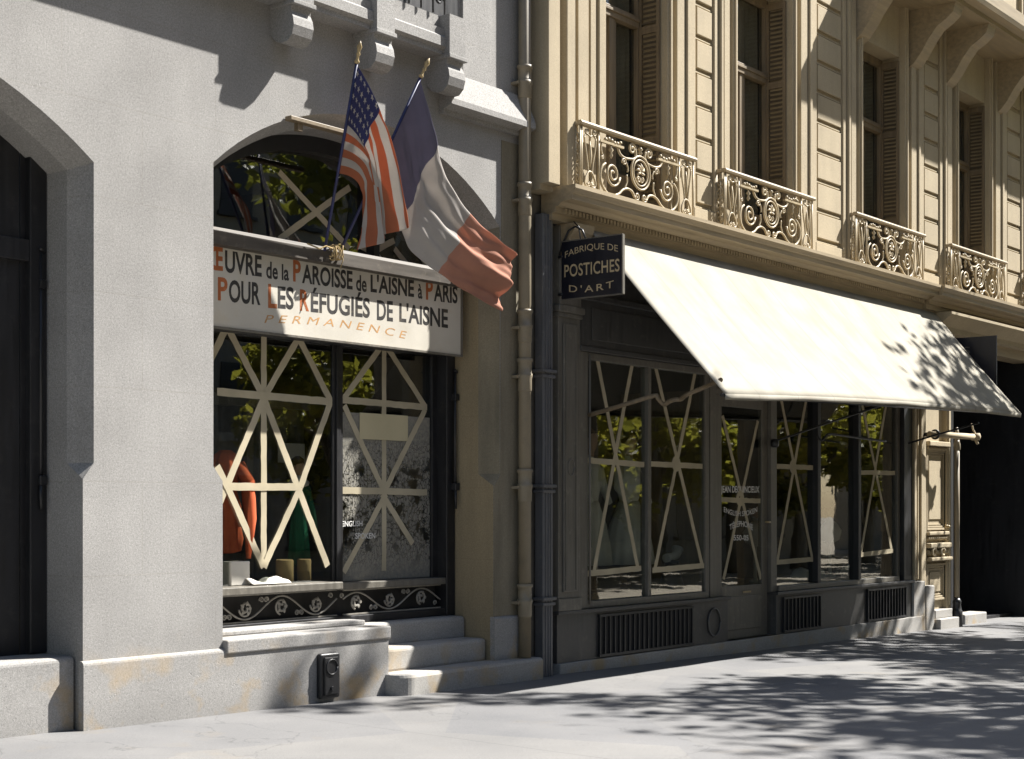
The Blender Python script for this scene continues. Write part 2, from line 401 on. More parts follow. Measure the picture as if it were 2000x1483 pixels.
for cx, hw, ra, cr in ARC:
    out = prof(cx, hw, ra, cr, CH); inn = prof(cx, hw, ra, cr, 0); prs.append(out)
    m_ = len(out)
    o_i = wall.add([(x, 0, h) for x, h, k in out])
    i_i = wall.add([(x, CH * 2 if out[j][2] else .004, h) for j, (x, h, k) in enumerate(inn)])
    b_i = wall.add([(x, .5, h) for x, h, k in inn])
    for j in range(m_ - 1):
        rt = cx == -2.72 and j >= m_ - 7  # right jamb takes the browner stones that carry its shade as colour
        wall.k = 1 if rt else 0; wall.face((o_i + j, o_i + j + 1, i_i + j + 1, i_i + j))
        wall.k = 2 if rt else 0; wall.face((i_i + j, i_i + j + 1, b_i + j + 1, b_i + j)); wall.k = 0
    # spandrel above this arch
    arcp = [(x, h) for x, h, k in out[6:35]]
    for (xa, ha), (xb, hb) in zip(arcp, arcp[1:]):
        wall.quad((xa, 0, ha), (xb, 0, hb), (xb, 0, TOP), (xa, 0, TOP))
    # inside face of the wall above the arch
    for j in range(6, 34):
        xa, ha, _ = inn[j]; xb, hb, _ = inn[j + 1]; wall.quad((xa, .5, ha), (xb, .5, hb), (xb, .5, TOP), (xa, .5, TOP))
def pier(left, right):               # between right side of one opening and the left side of the next
    hs = [0, .56, 1.2, 1.79, 1.9, 3.0, left[0][1] if False else None]
    for j in range(len(left) - 1):
        (xa, ha), (xb, hb) = left[j], left[j + 1]; (xc, hc), (xd, hd) = right[j], right[j + 1]
        wall.quad((xa, 0, ha), (xc, 0, hc), (xd, 0, hd), (xb, 0, hb))
    (xa, ha), (xc, hc) = left[-1], right[-1]
    wall.quad((xa, 0, ha), (xc, 0, hc), (xc, 0, TOP), (xa, 0, TOP))
def lside(o): return [(x, h) for x, h, k in o[:7]]
def rside(o): return [(x, h) for x, h, k in list(reversed(o[-6:]))] + [(o[34][0], o[34][1])]
rs = []
for i in range(len(prs)):
    left = rside(prs[i + 1]) if i + 1 < len(prs) else [(-16, h) for x, h in lside(prs[i])]
    left = [(x, h) for x, h in left]
    r = lside(prs[i])
    left = [(a[0], b[1]) for a, b in zip(left, r)]
    pier(left, r)
rr = rside(prs[0])
rr = sorted(rr, key=lambda q: q[1]); left = rr; right = [(XE, h) for x, h in rr]
pier(left, right)
wall.quad((XE, 0, 0), (XE, .5, 0), (XE, .5, TOP), (XE, 0, TOP))
wall.build('wall', [M['lime'], M['grey'], M['warm']], lb)
# plinth round the piers
pl = MB()
def plinthblock(x0, x1, y0, y1, z0, z1, r=.05):
    prof_ = [(y1, z0), (y0, z0), (y0, z1 - r)] + [(y0 + r * (1 - math.cos(a)), z1 - r + r * math.sin(a)) for a in (R(25), R(50), R(75))] + [(y0 + r, z1), (y1, z1)]
    pl.prismx(prof_, x0, x1)
plinthblock(-5.60, -2.55, -.035, .02, -.2, .545, .03)
pl.build('plinth', M['plinth'], lb); pl = MB()
plinthblock(-1.135, XE - .01, -.035, .02, -.2, .60, .03)
pl.build('plinth', M['plinth'], lb); pl = MB()
plinthblock(-10.62, -9.34, -.035, .02, -.2, .56, .03)
pl.build('plinth', M['plinth'], lb)
pl = MB(); plinthblock(-9.38, -5.605, .07, .5, -.2, .575, .035); pl.build('door_threshold', M['plinth'], lb)
# string course with a weathered top, right of the balcony
sc_ = MB().prismx([(0, 5.02), (-.05, 5.02), (-.05, 5.06), (-.14, 5.09), (-.14, 5.14), (-.03, 5.40), (0, 5.40)], -1.86, -.66)
sc_.build('string_course', M['lime'], lb)
up = MB(); up.box(-1.58, -1.18, -.03, .02, 5.38, TOP, .006); up.build('upper_pier', M['lime'], lb)
# balcony slab, blocks and consoles
bs = MB()
bs.prismx([(0, 5.46), (-.19, 5.46), (-.19, 5.50), (-.225, 5.52), (-.225, 5.60), (-.20, 5.62), (-.20, 5.68), (-.15, 5.70), (-.15, 5.80), (0, 5.80)], -9.0, -1.86)
bs.build('balcony_slab', M['lime'], lb)
for bx in (-1.925, -2.825, -3.745):
    c_ = MB(); w = .105
    c_.prismx([(-.001, 5.80), (-.262, 5.80), (-.262, 5.46), (-.235, 5.44), (-.225, 5.38), (-.25, 5.33), (-.26, 5.27), (-.24, 5.20), (-.19, 5.155), (-.12, 5.15), (-.06, 5.17), (-.001, 5.23)], bx - w, bx + w)
    c_.box(bx - w - .015, bx + w + .015, -.275, -.003, 5.425, 5.462, .005)
    c_.build('balcony_console', M['lime'], lb)
br_ = MB()
for i in range(46):
    x = -8.9 + i * .152
    cpts = [(x + .06 * math.cos(a) * (1 - a / 9), -.17, 5.93 + .06 * math.sin(a) * (1 - a / 9)) for a in [q * .5 for q in range(16)]]
    br_.tube(cpts, .011, 5)
    br_.tube([(x + .07, -.17, 5.80), (x + .07, -.17, 6.4)], .009, 5)
br_.box(-9, -1.9, -.2, -.14, 6.38, 6.43)
br_.build('balcony_railing', M['iron'], lb)
# upper jamb: pier beside the balcony window, dark opening behind
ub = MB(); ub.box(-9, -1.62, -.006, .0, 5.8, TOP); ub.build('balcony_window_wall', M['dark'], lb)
# interior of the shop so the panes look into a dark room
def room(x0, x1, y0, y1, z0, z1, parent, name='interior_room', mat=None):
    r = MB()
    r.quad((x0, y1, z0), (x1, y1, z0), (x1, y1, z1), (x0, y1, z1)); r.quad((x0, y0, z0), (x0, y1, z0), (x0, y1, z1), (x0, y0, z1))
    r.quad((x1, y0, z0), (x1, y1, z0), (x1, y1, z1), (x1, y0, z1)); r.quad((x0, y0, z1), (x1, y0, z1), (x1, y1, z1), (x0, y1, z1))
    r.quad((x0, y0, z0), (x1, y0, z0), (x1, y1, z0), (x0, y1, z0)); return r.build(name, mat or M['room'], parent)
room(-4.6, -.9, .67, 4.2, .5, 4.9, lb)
# right pier face in browner stone, its shade and warm bounce put into the colour
pt = MB(); pt.prism([(-1.108, .6), (XE - .003, .6), (XE - .003, 4.95), (-1.0, 4.95), (-1.018, 1.9), (-1.108, 1.79)], -.006, -.001); pt.build('shade_toned_pier_face', M['grey'], lb)
# dark shut door in the left opening
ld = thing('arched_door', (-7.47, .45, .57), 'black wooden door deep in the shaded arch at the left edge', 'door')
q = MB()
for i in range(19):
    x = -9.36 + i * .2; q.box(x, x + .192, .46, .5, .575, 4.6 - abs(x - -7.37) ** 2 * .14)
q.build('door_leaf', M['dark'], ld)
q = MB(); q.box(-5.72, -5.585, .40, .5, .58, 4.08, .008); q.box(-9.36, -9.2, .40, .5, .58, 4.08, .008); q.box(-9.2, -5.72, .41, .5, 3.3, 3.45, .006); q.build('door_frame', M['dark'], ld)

# ---- wooden shopfront in the arch
sf = thing('arched_shopfront', (-2.7, .5, .62), 'dark wooden shopfront under the stone arch, panes crossed with paper strips', 'shopfront')
FX0, FX1 = -4.33, -1.115
q = MB()
q.box(-1.235, FX1 - .002, .45, .66, .60, 4.06, .008)       # right post
q.box(-1.305, -1.2, .57, .66, .94, 3.0, .006)
q.box(FX0, -4.18, .45, .66, .60, 4.06, .008)
q.box(-2.58, -2.455, .585, .66, .94, 3.05, .006)           # middle post
q.box(-2.545, -2.49, .57, .585, .94, 3.05, .004)
q.box(FX0 + .15, -1.235, .47, .62, 3.60, 3.74, .006)       # transom
q.box(FX0 + .15, -1.235, .49, .62, 2.99, 3.08, .006)
q.box(FX0 + .15, -1.235, .47, .62, .60, .665, .006)        # bottom rail
for i in range(24):                                        # wood arch ring
    a0 = -1.6 + 3.2 * i / 24; a1 = -1.6 + 3.2 * (i + 1) / 24
    h0 = 2.24 + math.sqrt(RA ** 2 - a0 ** 2) - .03; h1 = 2.24 + math.sqrt(RA ** 2 - a1 ** 2) - .03
    q.prism([(-2.72 + a0, h0 - .13), (-2.72 + a1, h1 - .13), (-2.72 + a1, h1), (-2.72 + a0, h0)], .5, .6)
q.box(-2.155, -2.085, .5, .6, 3.74, 4.6)
q.build('frame', M['dark'], sf)
q = MB(); q.box(FX0 + .15, -2.64, .40, .66, .90, .965, .008); q.box(-2.62, -1.235, .46, .66, .89, .95, .006); q.build('window_sill', M['slate2'], sf)
q = MB(); q.prismx([(.20, 3.60), (.26, 3.60), (.47, 3.62), (.47, 3.735), (.24, 3.735), (.20, 3.70)], FX0, -1.125); q.build('transom_ledge', M['umber'], sf)
q = MB(); q.box(FX0 + .15, -1.235, .60, .62, .665, .90); q.build('backing_board', M['room'], sf)
def spiral(cx, cz, r0, r1, a0, turns, y, n=26, sgn=1):
    out = []
    for i in range(n + 1):
        k = i / n; a = a0 + sgn * turns * 2 * math.pi * k; r = r0 + (r1 - r0) * k
        out.append((cx + r * math.cos(a), y, cz + r * math.sin(a)))
    return out
def vine(x0, x1, z0, z1, y, n):
    v = MB(); w = (x1 - x0) / n; zc = (z0 + z1) / 2; hh = (z1 - z0) / 2 - .015
    v.tube([(x0 + (x1 - x0) * i / 60, y, zc + hh * math.sin(math.pi * n * i / 60 + .4)) for i in range(61)], .0085, 6)
    for i in range(n):
        c = x0 + (i + .37) * w; s = 1 if i % 2 == 0 else -1
        v.tube(spiral(c, zc + s * .0, .015, hh * .78, R(40), 1.6, y - .003, 30, s), [.012 - .004 * abs(k / 30 - .3) for k in range(31)], 6)
        for dx, dz in ((-.42, 1), (.45, -1)):
            v.tube(spiral(c + dx * w, zc + dz * s * hh * .72, .006, hh * .3, R(90), 1.3, y, 16, -s), .0065, 5)
        for k in range(5):
            a = k * 1.3; v.grid(lambda u, t2, a=a, c=c: (c + math.cos(a) * (.02 + u * .045) - math.sin(a) * (t2 - .5) * .03 * math.sin(math.pi * u), y - .008 - .01 * math.sin(math.pi * u), zc + math.sin(a) * (.02 + u * .045) + math.cos(a) * (t2 - .5) * .03 * math.sin(math.pi * u)), 4, 2)
    v.box(x0, x1, y - .008, y + .008, z0 - .012, z0); v.box(x0, x1, y - .008, y + .008, z1, z1 + .012)
    return v
vine(FX0 + .15, -2.60, .68, .885, .52, 4).build('ironwork_panel', M['irong'], sf)
vine(-2.52, -1.25, .68, .875, .52, 3).build('ironwork_panel', M['irong'], sf)
GY = .60
def pane(name, x0, x1, z0, z1, y, mat, parent): q = MB(); q.box(x0, x1, y, y + .005, z0, z1); return q.build(name, mat, parent)
def strip(mb, a, b, Y, w=.055):
    a = P3(a[0], a[1], Y); b = P3(b[0], b[1], Y); d = (b - a); L = d.length; d.normalize(); nn = Vector((-d.z, 0, d.x)) * (w / 2)
    k = max(2, int(L / .06)); rows = []
    base = len(mb.v)
    for i in range(k + 1):
        j = (random.random() - .5) * .003; p = a.lerp(b, i / k) + Vector((d.z, 0, -d.x)) * j
        yy = Y - random.random() * .0012
        for s_ in (-1, 1):
            q_ = p + nn * s_ * (1 + (random.random() - .5) * .16); mb.v.append((q_.x, yy - .001, q_.z))
    for i in range(k): mb.face((base + 2 * i, base + 2 * i + 2, base + 2 * i + 3, base + 2 * i + 1))
TY = GY - .002
pL = pane('window_pane', -4.2, -2.58, .955, 3.0, GY, M['glass'], sf)
q = MB()
N1, NL, NR, BT = (515, 777), (444, 951), (587, 951), (515, 1108)
for k, (a, b) in enumerate([((515, 645), N1), (N1, BT), ((445, 641), N1), (N1, (640, 1106)), ((584, 658), N1), (N1, (420, 1004)), ((582, 658), (647, 786)), ((647, 780), NR), (NR, BT), ((424, 765), (648, 785)), (NL, NR), (NL, BT), ((424, 910), NL), ((441, 643), (405, 715))]):
    strip(q, a, b, TY - k * .0007, .062)
q.build('paper_tape', M['tape'], pL)
pR = pane('painted_window_pane', -2.455, -1.305, .955, 2.42, GY, M['peel'], sf)
pane('window_pane', -2.455, -1.305, 2.42, 3.0, GY, M['glass'], sf)
q = MB()
for k, (a, b) in enumerate([((750, 670), (750, 1115)), ((748, 672), (669, 782)), ((752, 672), (831, 796)), ((668, 781), (834, 796)), ((672, 792), (752, 965)), ((830, 800), (748, 965)), ((754, 965), (671, 1118)), ((746, 965), (806, 1062)), ((668, 958), (834, 962))]):
    strip(q, a, b, TY - k * .0007, .058)
q.build('paper_tape', M['tape'], pR)
q = MB()
letters(q, 'ENGLISH', quadmap(GY - .012, 668, 1018, 1029, 708, 1017, 1028), .02)
letters(q, 'SPOKEN', quadmap(GY - .012, 694, 1041, 1053, 733, 1041, 1052), .02)
q.build('lettering', M['white'], pR)
q = MB(); a = P3(702, 806, GY - .004); b = P3(796, 862, GY - .004)
q.box(a.x, b.x, GY - .008, GY - .006, b.z, a.z); q.build('paper_notice', M['paper'], pR)
lun = MB()
ap = [(-2.72 - 1.5 + 3.0 * i / 20, 0) for i in range(21)]
ap = [(x, 2.24 + math.sqrt(RA ** 2 - (x + 2.72) ** 2) - .13) for x, _ in ap]
lun.prism([(-4.22, 3.73), (-1.22, 3.73)] + list(reversed(ap)), GY, GY + .005)
ln_ = lun.build('lunette_pane', M['glass'], sf)
q = MB()
for k, (a, b) in enumerate([((545, 336), (682, 486)), ((683, 366), (545, 468)), ((700, 478), (735, 500)), ((770, 470), (728, 492)), ((722, 478), (752, 520)), ((770, 486), (800, 524)), ((800, 470), (842, 530))]): strip(q, a, b, TY - k * .0007, .055)
q.build('paper_tape', M['tape'], ln_)

# ---- the banner sign
sb = thing('sign_board', (-2.7, .3, 2.98), 'long white board with painted French lettering across the arched window', 'sign')
q = MB()
q.box(-4.6, -1.215, .30, .325, 2.985, 3.60, .004); q.build('board', M['signw'], sb)
q = MB()
for x0, x1, z0, z1 in ((-4.6, -1.2, 3.597, 3.615), (-4.6, -1.2, 2.97, 2.987), (-1.217, -1.2, 2.987, 3.597)): q.box(x0, x1, .288, .33, z0, z1)
q.build('board_edge', M['slate2'], sb)
SY = .2993
def zz(x, y): return 420 + x / 4, 460 + y / 4
def run(mb, txt, xl, tl, bl, xr, tr, br, **k):
    pl_, t1 = zz(xl, tl); _, b1 = zz(xl, bl); pr_, t2 = zz(xr, tr); _, b2 = zz(xr, br)
    letters(mb, txt, quadmap(SY, pl_, t1, b1, pr_, t2, b2, k.pop('arc', 0)), **k)
q = MB()
run(q, 'UVRE', 78, 115, 290, 365, 160, 326, offset=.026); run(q, 'de la', 400, 198, 337, 578, 234, 356, offset=.024)
run(q, 'AROISSE', 680, 222, 374, 1075, 278, 426, offset=.026); run(q, 'de', 1102, 305, 432, 1185, 318, 446, offset=.024)
run(q, "L'AISNE", 1215, 300, 444, 1555, 345, 484, offset=.03); run(q, 'à', 1585, 378, 492, 1620, 384, 498, offset=.024)
run(q, 'ARIS', 1710, 370, 515, 1895, 395, 535, offset=.026)
run(q, 'OUR', 108, 345, 522, 355, 368, 548, offset=.026); run(q, 'ES', 490, 395, 572, 615, 405, 582, offset=.026)
run(q, 'ÉFUGIÉS', 748, 405, 600, 1210, 452, 648, offset=.026); run(q, 'DE', 1265, 505, 661, 1390, 515, 674, offset=.026)
run(q, "L'AISNE", 1440, 522, 676, 1820, 572, 727, offset=.026)
q.build('black_lettering', M['ink'], sb)
q = MB()
run(q, 'Œ', -48, 78, 268, 62, 92, 279, offset=.03); run(q, 'P', 610, 190, 360, 670, 200, 366, offset=.03); run(q, 'P', 1648, 345, 502, 1702, 352, 508, offset=.026)
run(q, 'P', 22, 325, 508, 98, 332, 514, offset=.026); run(q, 'L', 415, 378, 567, 485, 384, 572, offset=.026); run(q, 'R', 663, 420, 588, 735, 428, 594, offset=.026)
q.build('red_lettering', M['red'], sb)
q = MB(); run(q, 'PERMANENCE', 385, 622, 684, 1500, 752, 812, shear=.25, space=1.6, arc=.035); q.build('ochre_lettering', M['ochre'], sb)

# ---- flags
def rot_cloth(H0, H1, E0, E1, bulge0, bulge1, nf, amp, seed):
    """cloth from the hoist H0-H1 to the fly edge E0-E1; the two long edges are bent through the bulge points; folds run with the fall"""
    def f(u, v):                       # u along the fly, v down the hoist
        a = H0.lerp(H1, v); b = E0.lerp(E1, v); c = bulge0.lerp(bulge1, v)
        p = a * (1 - u) ** 2 + c * 2 * u * (1 - u) + b * u ** 2
        k = u ** .7
        w = math.sin(v * nf + 1.3 * u + seed) + .45 * math.sin(v * nf * 2.3 - 2.1 * u + seed * 2)
        p = p + Vector((.6, -1, .08)) * (amp * k * w + .005 * math.sin(v * 34 + 9 * u + math.sin(u * 13) * 2) * k) + Vector((-.3, .5, 0)) * (amp * .6 * math.sin(u * 7 + v * 3 + seed) * u)
        return p
    return f
def flagpole(b, t, parent):
    q = MB(); q.tube([b, b.lerp(t, .5), t], .0125, 8); q.build('pole', M['pole'], parent)
    d = (t - b).normalized(); q = MB()
    q.tube([t - d * .01, t, t + d * .012, t + d * .02, t + d * .05, t + d * .065, t + d * .075, t + d * .09, t + d * .12, t + d * .165], [.014, .02, .02, .012, .01, .018, .01, .012, .022, .002], 8)
    q.build('finial', M['brass'], parent)
A0 = P3(634, 490, .18); A1 = P3(697, 122, -.36)
f1 = thing('flag', tuple(A0), 'striped flag with white stars on blue, hanging from the left pole', 'flag', 'flags on crossed poles over the sign')
flagpole(A0, A1, f1)
hA = A0.lerp(A1, .985); hB = P3(663, 335, -.155)
fr = (hA - A0).length; hB = A0.lerp(A1, .42)
E0 = P3(795, 445, -.27); E1 = P3(702, 490, -.06); B0 = P3(735, 190, -.42); B1 = P3(742, 345, -.12)
fl = rot_cloth(hA, hB, E0, E1, B0, B1, 9.0, .05, .6)
q = MB()
def usm(u, v):
    if v < 7 / 13 and u < .4: return 0
    return 1 if int(v * 13) % 2 == 0 else 2
q.grid(lambda a, b: fl(a, b), 110, 91, lambda a, b: usm(a, b))
q.build('cloth', [M['fblue'], M['fred'], M['fwhite']], f1, .003)
q = MB()
for i in range(6):
    for j in range(5):
        cu, cv = .035 + i * .064, (j + .55) * 7 / 13 / 5.2
        for s_ in (.008, -.008):
            pts = []
            for k in range(10):
                a = math.pi / 2 + k * math.pi / 5; r_ = 1.0 if k % 2 == 0 else .42
                u = cu + .025 * r_ * math.cos(a); v = cv - .033 * r_ * math.sin(a)
                p = fl(max(u, 0), max(v, 0)); e = .01
                nn = (fl(max(u, 0) + e, max(v, 0)) - p).cross(fl(max(u, 0), max(v, 0) + e) - p).normalized()
                pts.append(p + nn * s_)
            n = q.add(pts + [fl(cu, cv) + (pts[0] - fl(max(cu, 0), max(cv - .033, 0)))])
            for k in range(10): q.face((n + k, n + (k + 1) % 10, n + 10))
q.build('stars', M['fwhite'], f1)
C0 = P3(664, 492, .19); C1 = P3(822, 150, -.40)
f2 = thing('flag', tuple(C0), 'faded blue, white and red flag blown out to the right from the right pole', 'flag', 'flags on crossed poles over the sign')
flagpole(C0, C1, f2)
gA = C0.lerp(C1, .985); gB = C0.lerp(C1, .585)
def bez(ps, u):
    n = len(ps) - 1; k = min(int(u * n), n - 1); t = u * n - k
    p0 = ps[max(k - 1, 0)]; p1 = ps[k]; p2 = ps[k + 1]; p3 = ps[min(k + 2, n)]
    return .5 * ((2 * p1) + (p2 - p0) * t + (2 * p0 - 5 * p1 + 4 * p2 - p3) * t * t + (3 * p1 - p0 - 3 * p2 + p3) * t ** 3)
topE = [gA, P3(843, 250, -.42), P3(872, 345, -.42), P3(935, 440, -.43), P3(1008, 498, -.45)]
botE = [gB, P3(782, 400, -.16), P3(806, 485, -.25), P3(880, 548, -.34), P3(984, 608, -.4)]
def fl2(u, v):
    p = bez(topE, u).lerp(bez(botE, u), v)
    w = math.sin(v * 10 + 3 * u) + .5 * math.sin(v * 19 - 4 * u + 1) + .8 * math.sin(u * 9 + v * 2)
    w += .16 * math.sin(v * 41 + 11 * u + 2 * math.sin(u * 15)) + .12 * math.sin(u * 47 - v * 13)
    return p + Vector((.35, -1, .1)) * (.032 * (u ** .6) * w)
q = MB().grid(fl2, 120, 60, lambda a, b: 0 if a < .345 else (1 if a < .68 else 2)); q.build('cloth', [M['frblue'], M['fwhite'], M['frred']], f2, .003)
q = MB(); ctr = P3(655, 493, .185)
for k in range(9):
    r0 = .03 + .006 * (k % 3); pts = []
    for i in range(13):
        a = 2 * math.pi * i / 12 + k; pts.append((ctr.x + (k - 4) * .013 + .012 * math.sin(3 * a + k), ctr.y + r0 * math.cos(a), ctr.z + r0 * 1.5 * math.sin(a) + .012 * math.sin(k * 5)))
    q.tube(pts, .006, 5)
q.tube([ctr + Vector((.03, -.03, 0)), ctr + Vector((.05, -.04, -.06)), ctr + Vector((.02, -.04, -.13))], .005, 5)
q.tube([ctr + Vector((-.06, -.03, .02)), ctr + Vector((-.14, -.03, .03)), ctr + Vector((-.2, -.02, .0)), ctr + Vector((-.32, -.0, .03))], .007, 5)
tag(q.build('rope_lashing', M['rope']), 'knotted rope tying both flag poles above the white sign', 'rope')
q = MB(); a = P3(566, 232, -.06); b = P3(700, 256, -.06); q.box(a.x, -2.3, -.075, -.005, 4.60, 4.635, .005); q.box(a.x + .1, a.x + .15, -.05, -.005, 4.54, 4.60)
tag(q.build('wooden_batten', M['oak']), 'thin brown board fixed across the crown of the stone arch', 'board')

# ---- steps, ledge, box
def slab(x0, x1, y0, y1, z0, z1, r=.035, wob=.006):
    q = MB(); q.box(x0, x1, y0, y1, z0, z1, r); return q
q = MB()    # lowest step, rounded at its left end
out = [(-.615, .1), (-.615, -.19)] + [(-2.42 + .17 * math.cos(a), -.02 + .19 * -math.sin(a)) for a in [R(90) + R(90) * i / 8 for i in range(9)]] + [(-2.59, .1)]
k = len(out); zb, zt = -.1, .205
n = q.add([(x, y, zb) for x, y in out] + [(x, y, zt - .03) for x, y in out] + [(x * .9985 + -.0035, y + (.012 if y < 0 else 0), zt - .008) for x, y in out] + [(x * .997 - .006, y + (.03 if y < 0 else 0), zt) for x, y in out])
for lv in range(3):
    for i in range(k): j = (i + 1) % k; q.face((n + lv * k + i, n + lv * k + j, n + (lv + 1) * k + j, n + (lv + 1) * k + i), False)
q.face([n + 3 * k + i for i in range(k)])
tag(q.build('stone_step', M['step']), 'lowest and longest stone step, its left end rounded', 'step', 'stone steps up to the arched shopfront')
tag(slab(-2.56, -1.118, .07, .4, .19, .405).build('stone_step', M['step']), 'middle stone step below the arched shopfront', 'step', 'stone steps up to the arched shopfront')
tag(slab(-2.57, -1.119, .32, .6, .38, .597).build('stone_step', M['step']), 'top stone step directly under the dark shopfront frame', 'step', 'stone steps up to the arched shopfront')
q = MB(); q.box(-4.33, -2.53, -.05, .47, .50, .605, .014)
q.box(-4.33, -2.56, .22, .47, .605, .645, .01)
tag(q.build('stone_ledge', M['plinth']), 'pale worn stone ledge below the ironwork, left of the steps', 'ledge')
mbx = thing('meter_box', (-3.18, -.03, .06), 'black cast iron box set into the low stone wall', 'metal box')
mx0, mx1, mz0, mz1 = *[at(622, 1300, -.06)[0], at(661, 1300, -.06)[0]], .075, .435
q = MB(); q.box(mx0, mx1, -.085, -.03, mz0, mz1, .02); q.build('housing', M['iron'], mbx)
q = MB(); q.box(mx0 + .035, mx1 - .035, -.098, -.083, mz0 + .03, mz1 - .03, .008); q.build('door', M['iron'], mbx)
q = MB(); cx_ = (mx0 + mx1) / 2; q.tube([(cx_ + .06 * math.cos(a), -.1, mz1 - .11 + .06 * math.sin(a)) for a in [R(22.5 * i) for i in range(17)]], .008, 6); q.tube([(cx_, -.098, mz0 + .08), (cx_, -.115, mz0 + .08)], .018, 8); q.build('medallion', M['iron'], mbx)
# iron shutter rods hung on the jambs
def shutter_rod(x, y, z0, z1, label, sg=-1):
    t_ = thing('shutter_rod', (x, y, z0), label, 'iron rod', 'iron shutter rods on the arch jambs')
    q = MB(); q.tube([(x + sg * .035, y, z0 + .1), (x + sg * .035, y, z1)], .014, 8); q.tube([(x + sg * .04, y + .045, z0 + .06), (x + sg * .04, y + .045, z1 - .1)], .009, 8); q.build('rod', M['iron'], t_)
    q = MB(); q.box(x + sg * .06, x, y - .03, y + .07, z0 + .1, z0 + .17, .008); q.box(x + sg * .055, x, y - .025, y + .06, z1 - .28, z1 - .22, .006); q.tube([(x + sg * .01, y, z1 - .02), (x + sg * .06, y - .02, z1)], .014, 6); q.build('bracket', M['iron'], t_)
    q = MB(); q.tube([(x + sg * .04, y - .01, z0 + .12), (x + sg * .05, y - .02, z0 + .03), (x + sg * .045, y - .02, z0 - .07)], [.014, .014, .009], 8); q.tube([(x + sg * .03, y + .06, z0 + .06), (x + sg * .05, y + .12, z0 + .02)], .01, 6); q.build('hook', M['iron'], t_)
shutter_rod(-1.12, .42, 1.65, 2.86, 'iron shutter rod beside the right edge of the taped window')
shutter_rod(-5.60, .40, 1.65, 3.4, 'iron shutter rod in the shaded arch at the left edge', -1)

# ---- rain pipes between the houses
def pipe(name, x, y, r, z0, z1, joints, mat, label, square=False):
    t_ = thing(name, (x, y, z0), label, 'drainpipe')
    q = MB()
    if square:
        q.box(x - r, x + r, y - r * .6, y + r * .6, z0, z1, .008)
        for dx in (-.45, 0.1, .5): q.box(x + dx * r - .007, x + dx * r + .007, y - r * .6 - .008, y - r * .5, z0, z1)
    else: q.tube([(x, y, z0), (x, y, z1)], r, 20)
    q.build('shaft', mat, t_)
    for j in joints:
        q = MB()
        if square:
            q.box(x - r - .015, x + r + .015, y - r * .6 - .02, y + r * .6 + .01, j - .05, j - .02, .006); q.box(x - r - .025, x + r + .025, y - r * .6 - .03, y + r * .6 + .01, j, j + .03, .006)
            q.build('collar', mat, t_)
        else:
            q.lathe([(r, j - .14), (r + .006, j - .13), (r + .006, j - .02), (r + .013, j), (r + .013, j + .025), (r + .004, j + .03), (r + .004, j + .13), (r + .016, j + .14), (r + .016, j + .165), (r, j + .17)], (x, y, 0), 20)
            q.box(x - .1, x + .07, y, y + .12, j - .015, j + .01); q.build('collar', mat, t_)
    return t_
pipe('rain_pipe', -.757, -.085, .059, .21, 9.3, [.72, 1.78, 2.80, 3.25, 4.42, 5.50], M['pipe'], 'round cream rain pipe between the two buildings')
pipe('box_pipe', -.405, -.04, .08, gz(0), 4.35, [.72, 1.78, 2.86], M['pipeb'], 'square fluted blue grey pipe at the corner of the dark shop', True)

# ================================================================== CREAM BUILDING WITH THE SHOP
rb = thing('shop_building', (4.5, 0, 0), 'cream building with dark shopfront and iron balcony rails above', 'building')
UY = -.2       # plane of the upper front
WINS = [(.375, 1.464), (2.905, 4.166), (6.03, 7.28), (9.09, 10.25), (12.1, 13.3)]
PAN = [(2.02, 2.45), (4.78, 5.52), (7.90, 8.48), (10.95, 11.6)]
RAILS = [-.17, 2.49, 5.66, 8.62, 11.6]
uw = MB()
edges = [-.60] + [e for w in WINS for e in w] + [34.0]
for a, b in zip(edges[0::2], edges[1::2]):
    uw.box(a, b, UY + .06, UY + .42, 4.55, 9.6)
for a, b in WINS:
    uw.box(a, b, UY + .061, UY + .42, 4.55, 4.66); uw.box(a, b, UY + .061, UY + .42, 7.55, 9.6)
uw.build('upper_wall', M['cream'], rb)
# vertical mouldings round the windows
mo = MB()
def vstrip(x0, x1, d, z0=4.6, z1=9.5, b=.006): mo.box(x0, x1, UY + .06 - d * 1.35, UY + .075, z0, z1, b)
vstrip(-.598, -.42, .075); vstrip(-.315, -.185, .08); vstrip(-.19, .375, .03)
vstrip(-.085, .09, .05); vstrip(.13, .22, .045); vstrip(.26, .372, .055)
def between(a, p0, p1, b):          # from window edge a to panel p0..p1 to window edge b
    wl = p0 - a
    vstrip(a + .003, a + .10, .06); vstrip(a + .04, a + .075, .075); vstrip(a + wl * .36, a + wl * .62, .055); vstrip(a + wl * .68, a + wl * .78, .07); vstrip(a + wl * .84, p0 + .02, .05)
    wr = b - p1
    vstrip(b - .10, b - .003, .06); vstrip(b - .075, b - .04, .075); vstrip(b - wr * .62, b - wr * .36, .055); vstrip(b - wr * .82, b - wr * .72, .07); vstrip(p1 - .02, p1 + wr * .12, .05)
for i in range(4):
    if i < 4: between(WINS[i][1], PAN[i][0], PAN[i][1], WINS[i + 1][0])
mo.build('window_mouldings', M['cream'], rb)
for p0, p1 in PAN:
    q = MB()
    q.box(p0 + .022, p1 - .022, UY + .045, UY + .09, 4.6, 9.5)
    z = 4.80
    while z < 9:
        q.box(p0 + .045, p1 - .045, UY + .02, UY + .046, z - .02, z - .002, .004)
        q.box(p0 + .075, p1 - .05, UY + .008, UY + .046, z + .035, z + .325, .006)
        z += .3575
    q.box(p0 - .005, p1 + .005, UY - .012, UY + .046, 4.6, 4.77, .006)
    q.build('panelled_pier', M['cream'], rb)
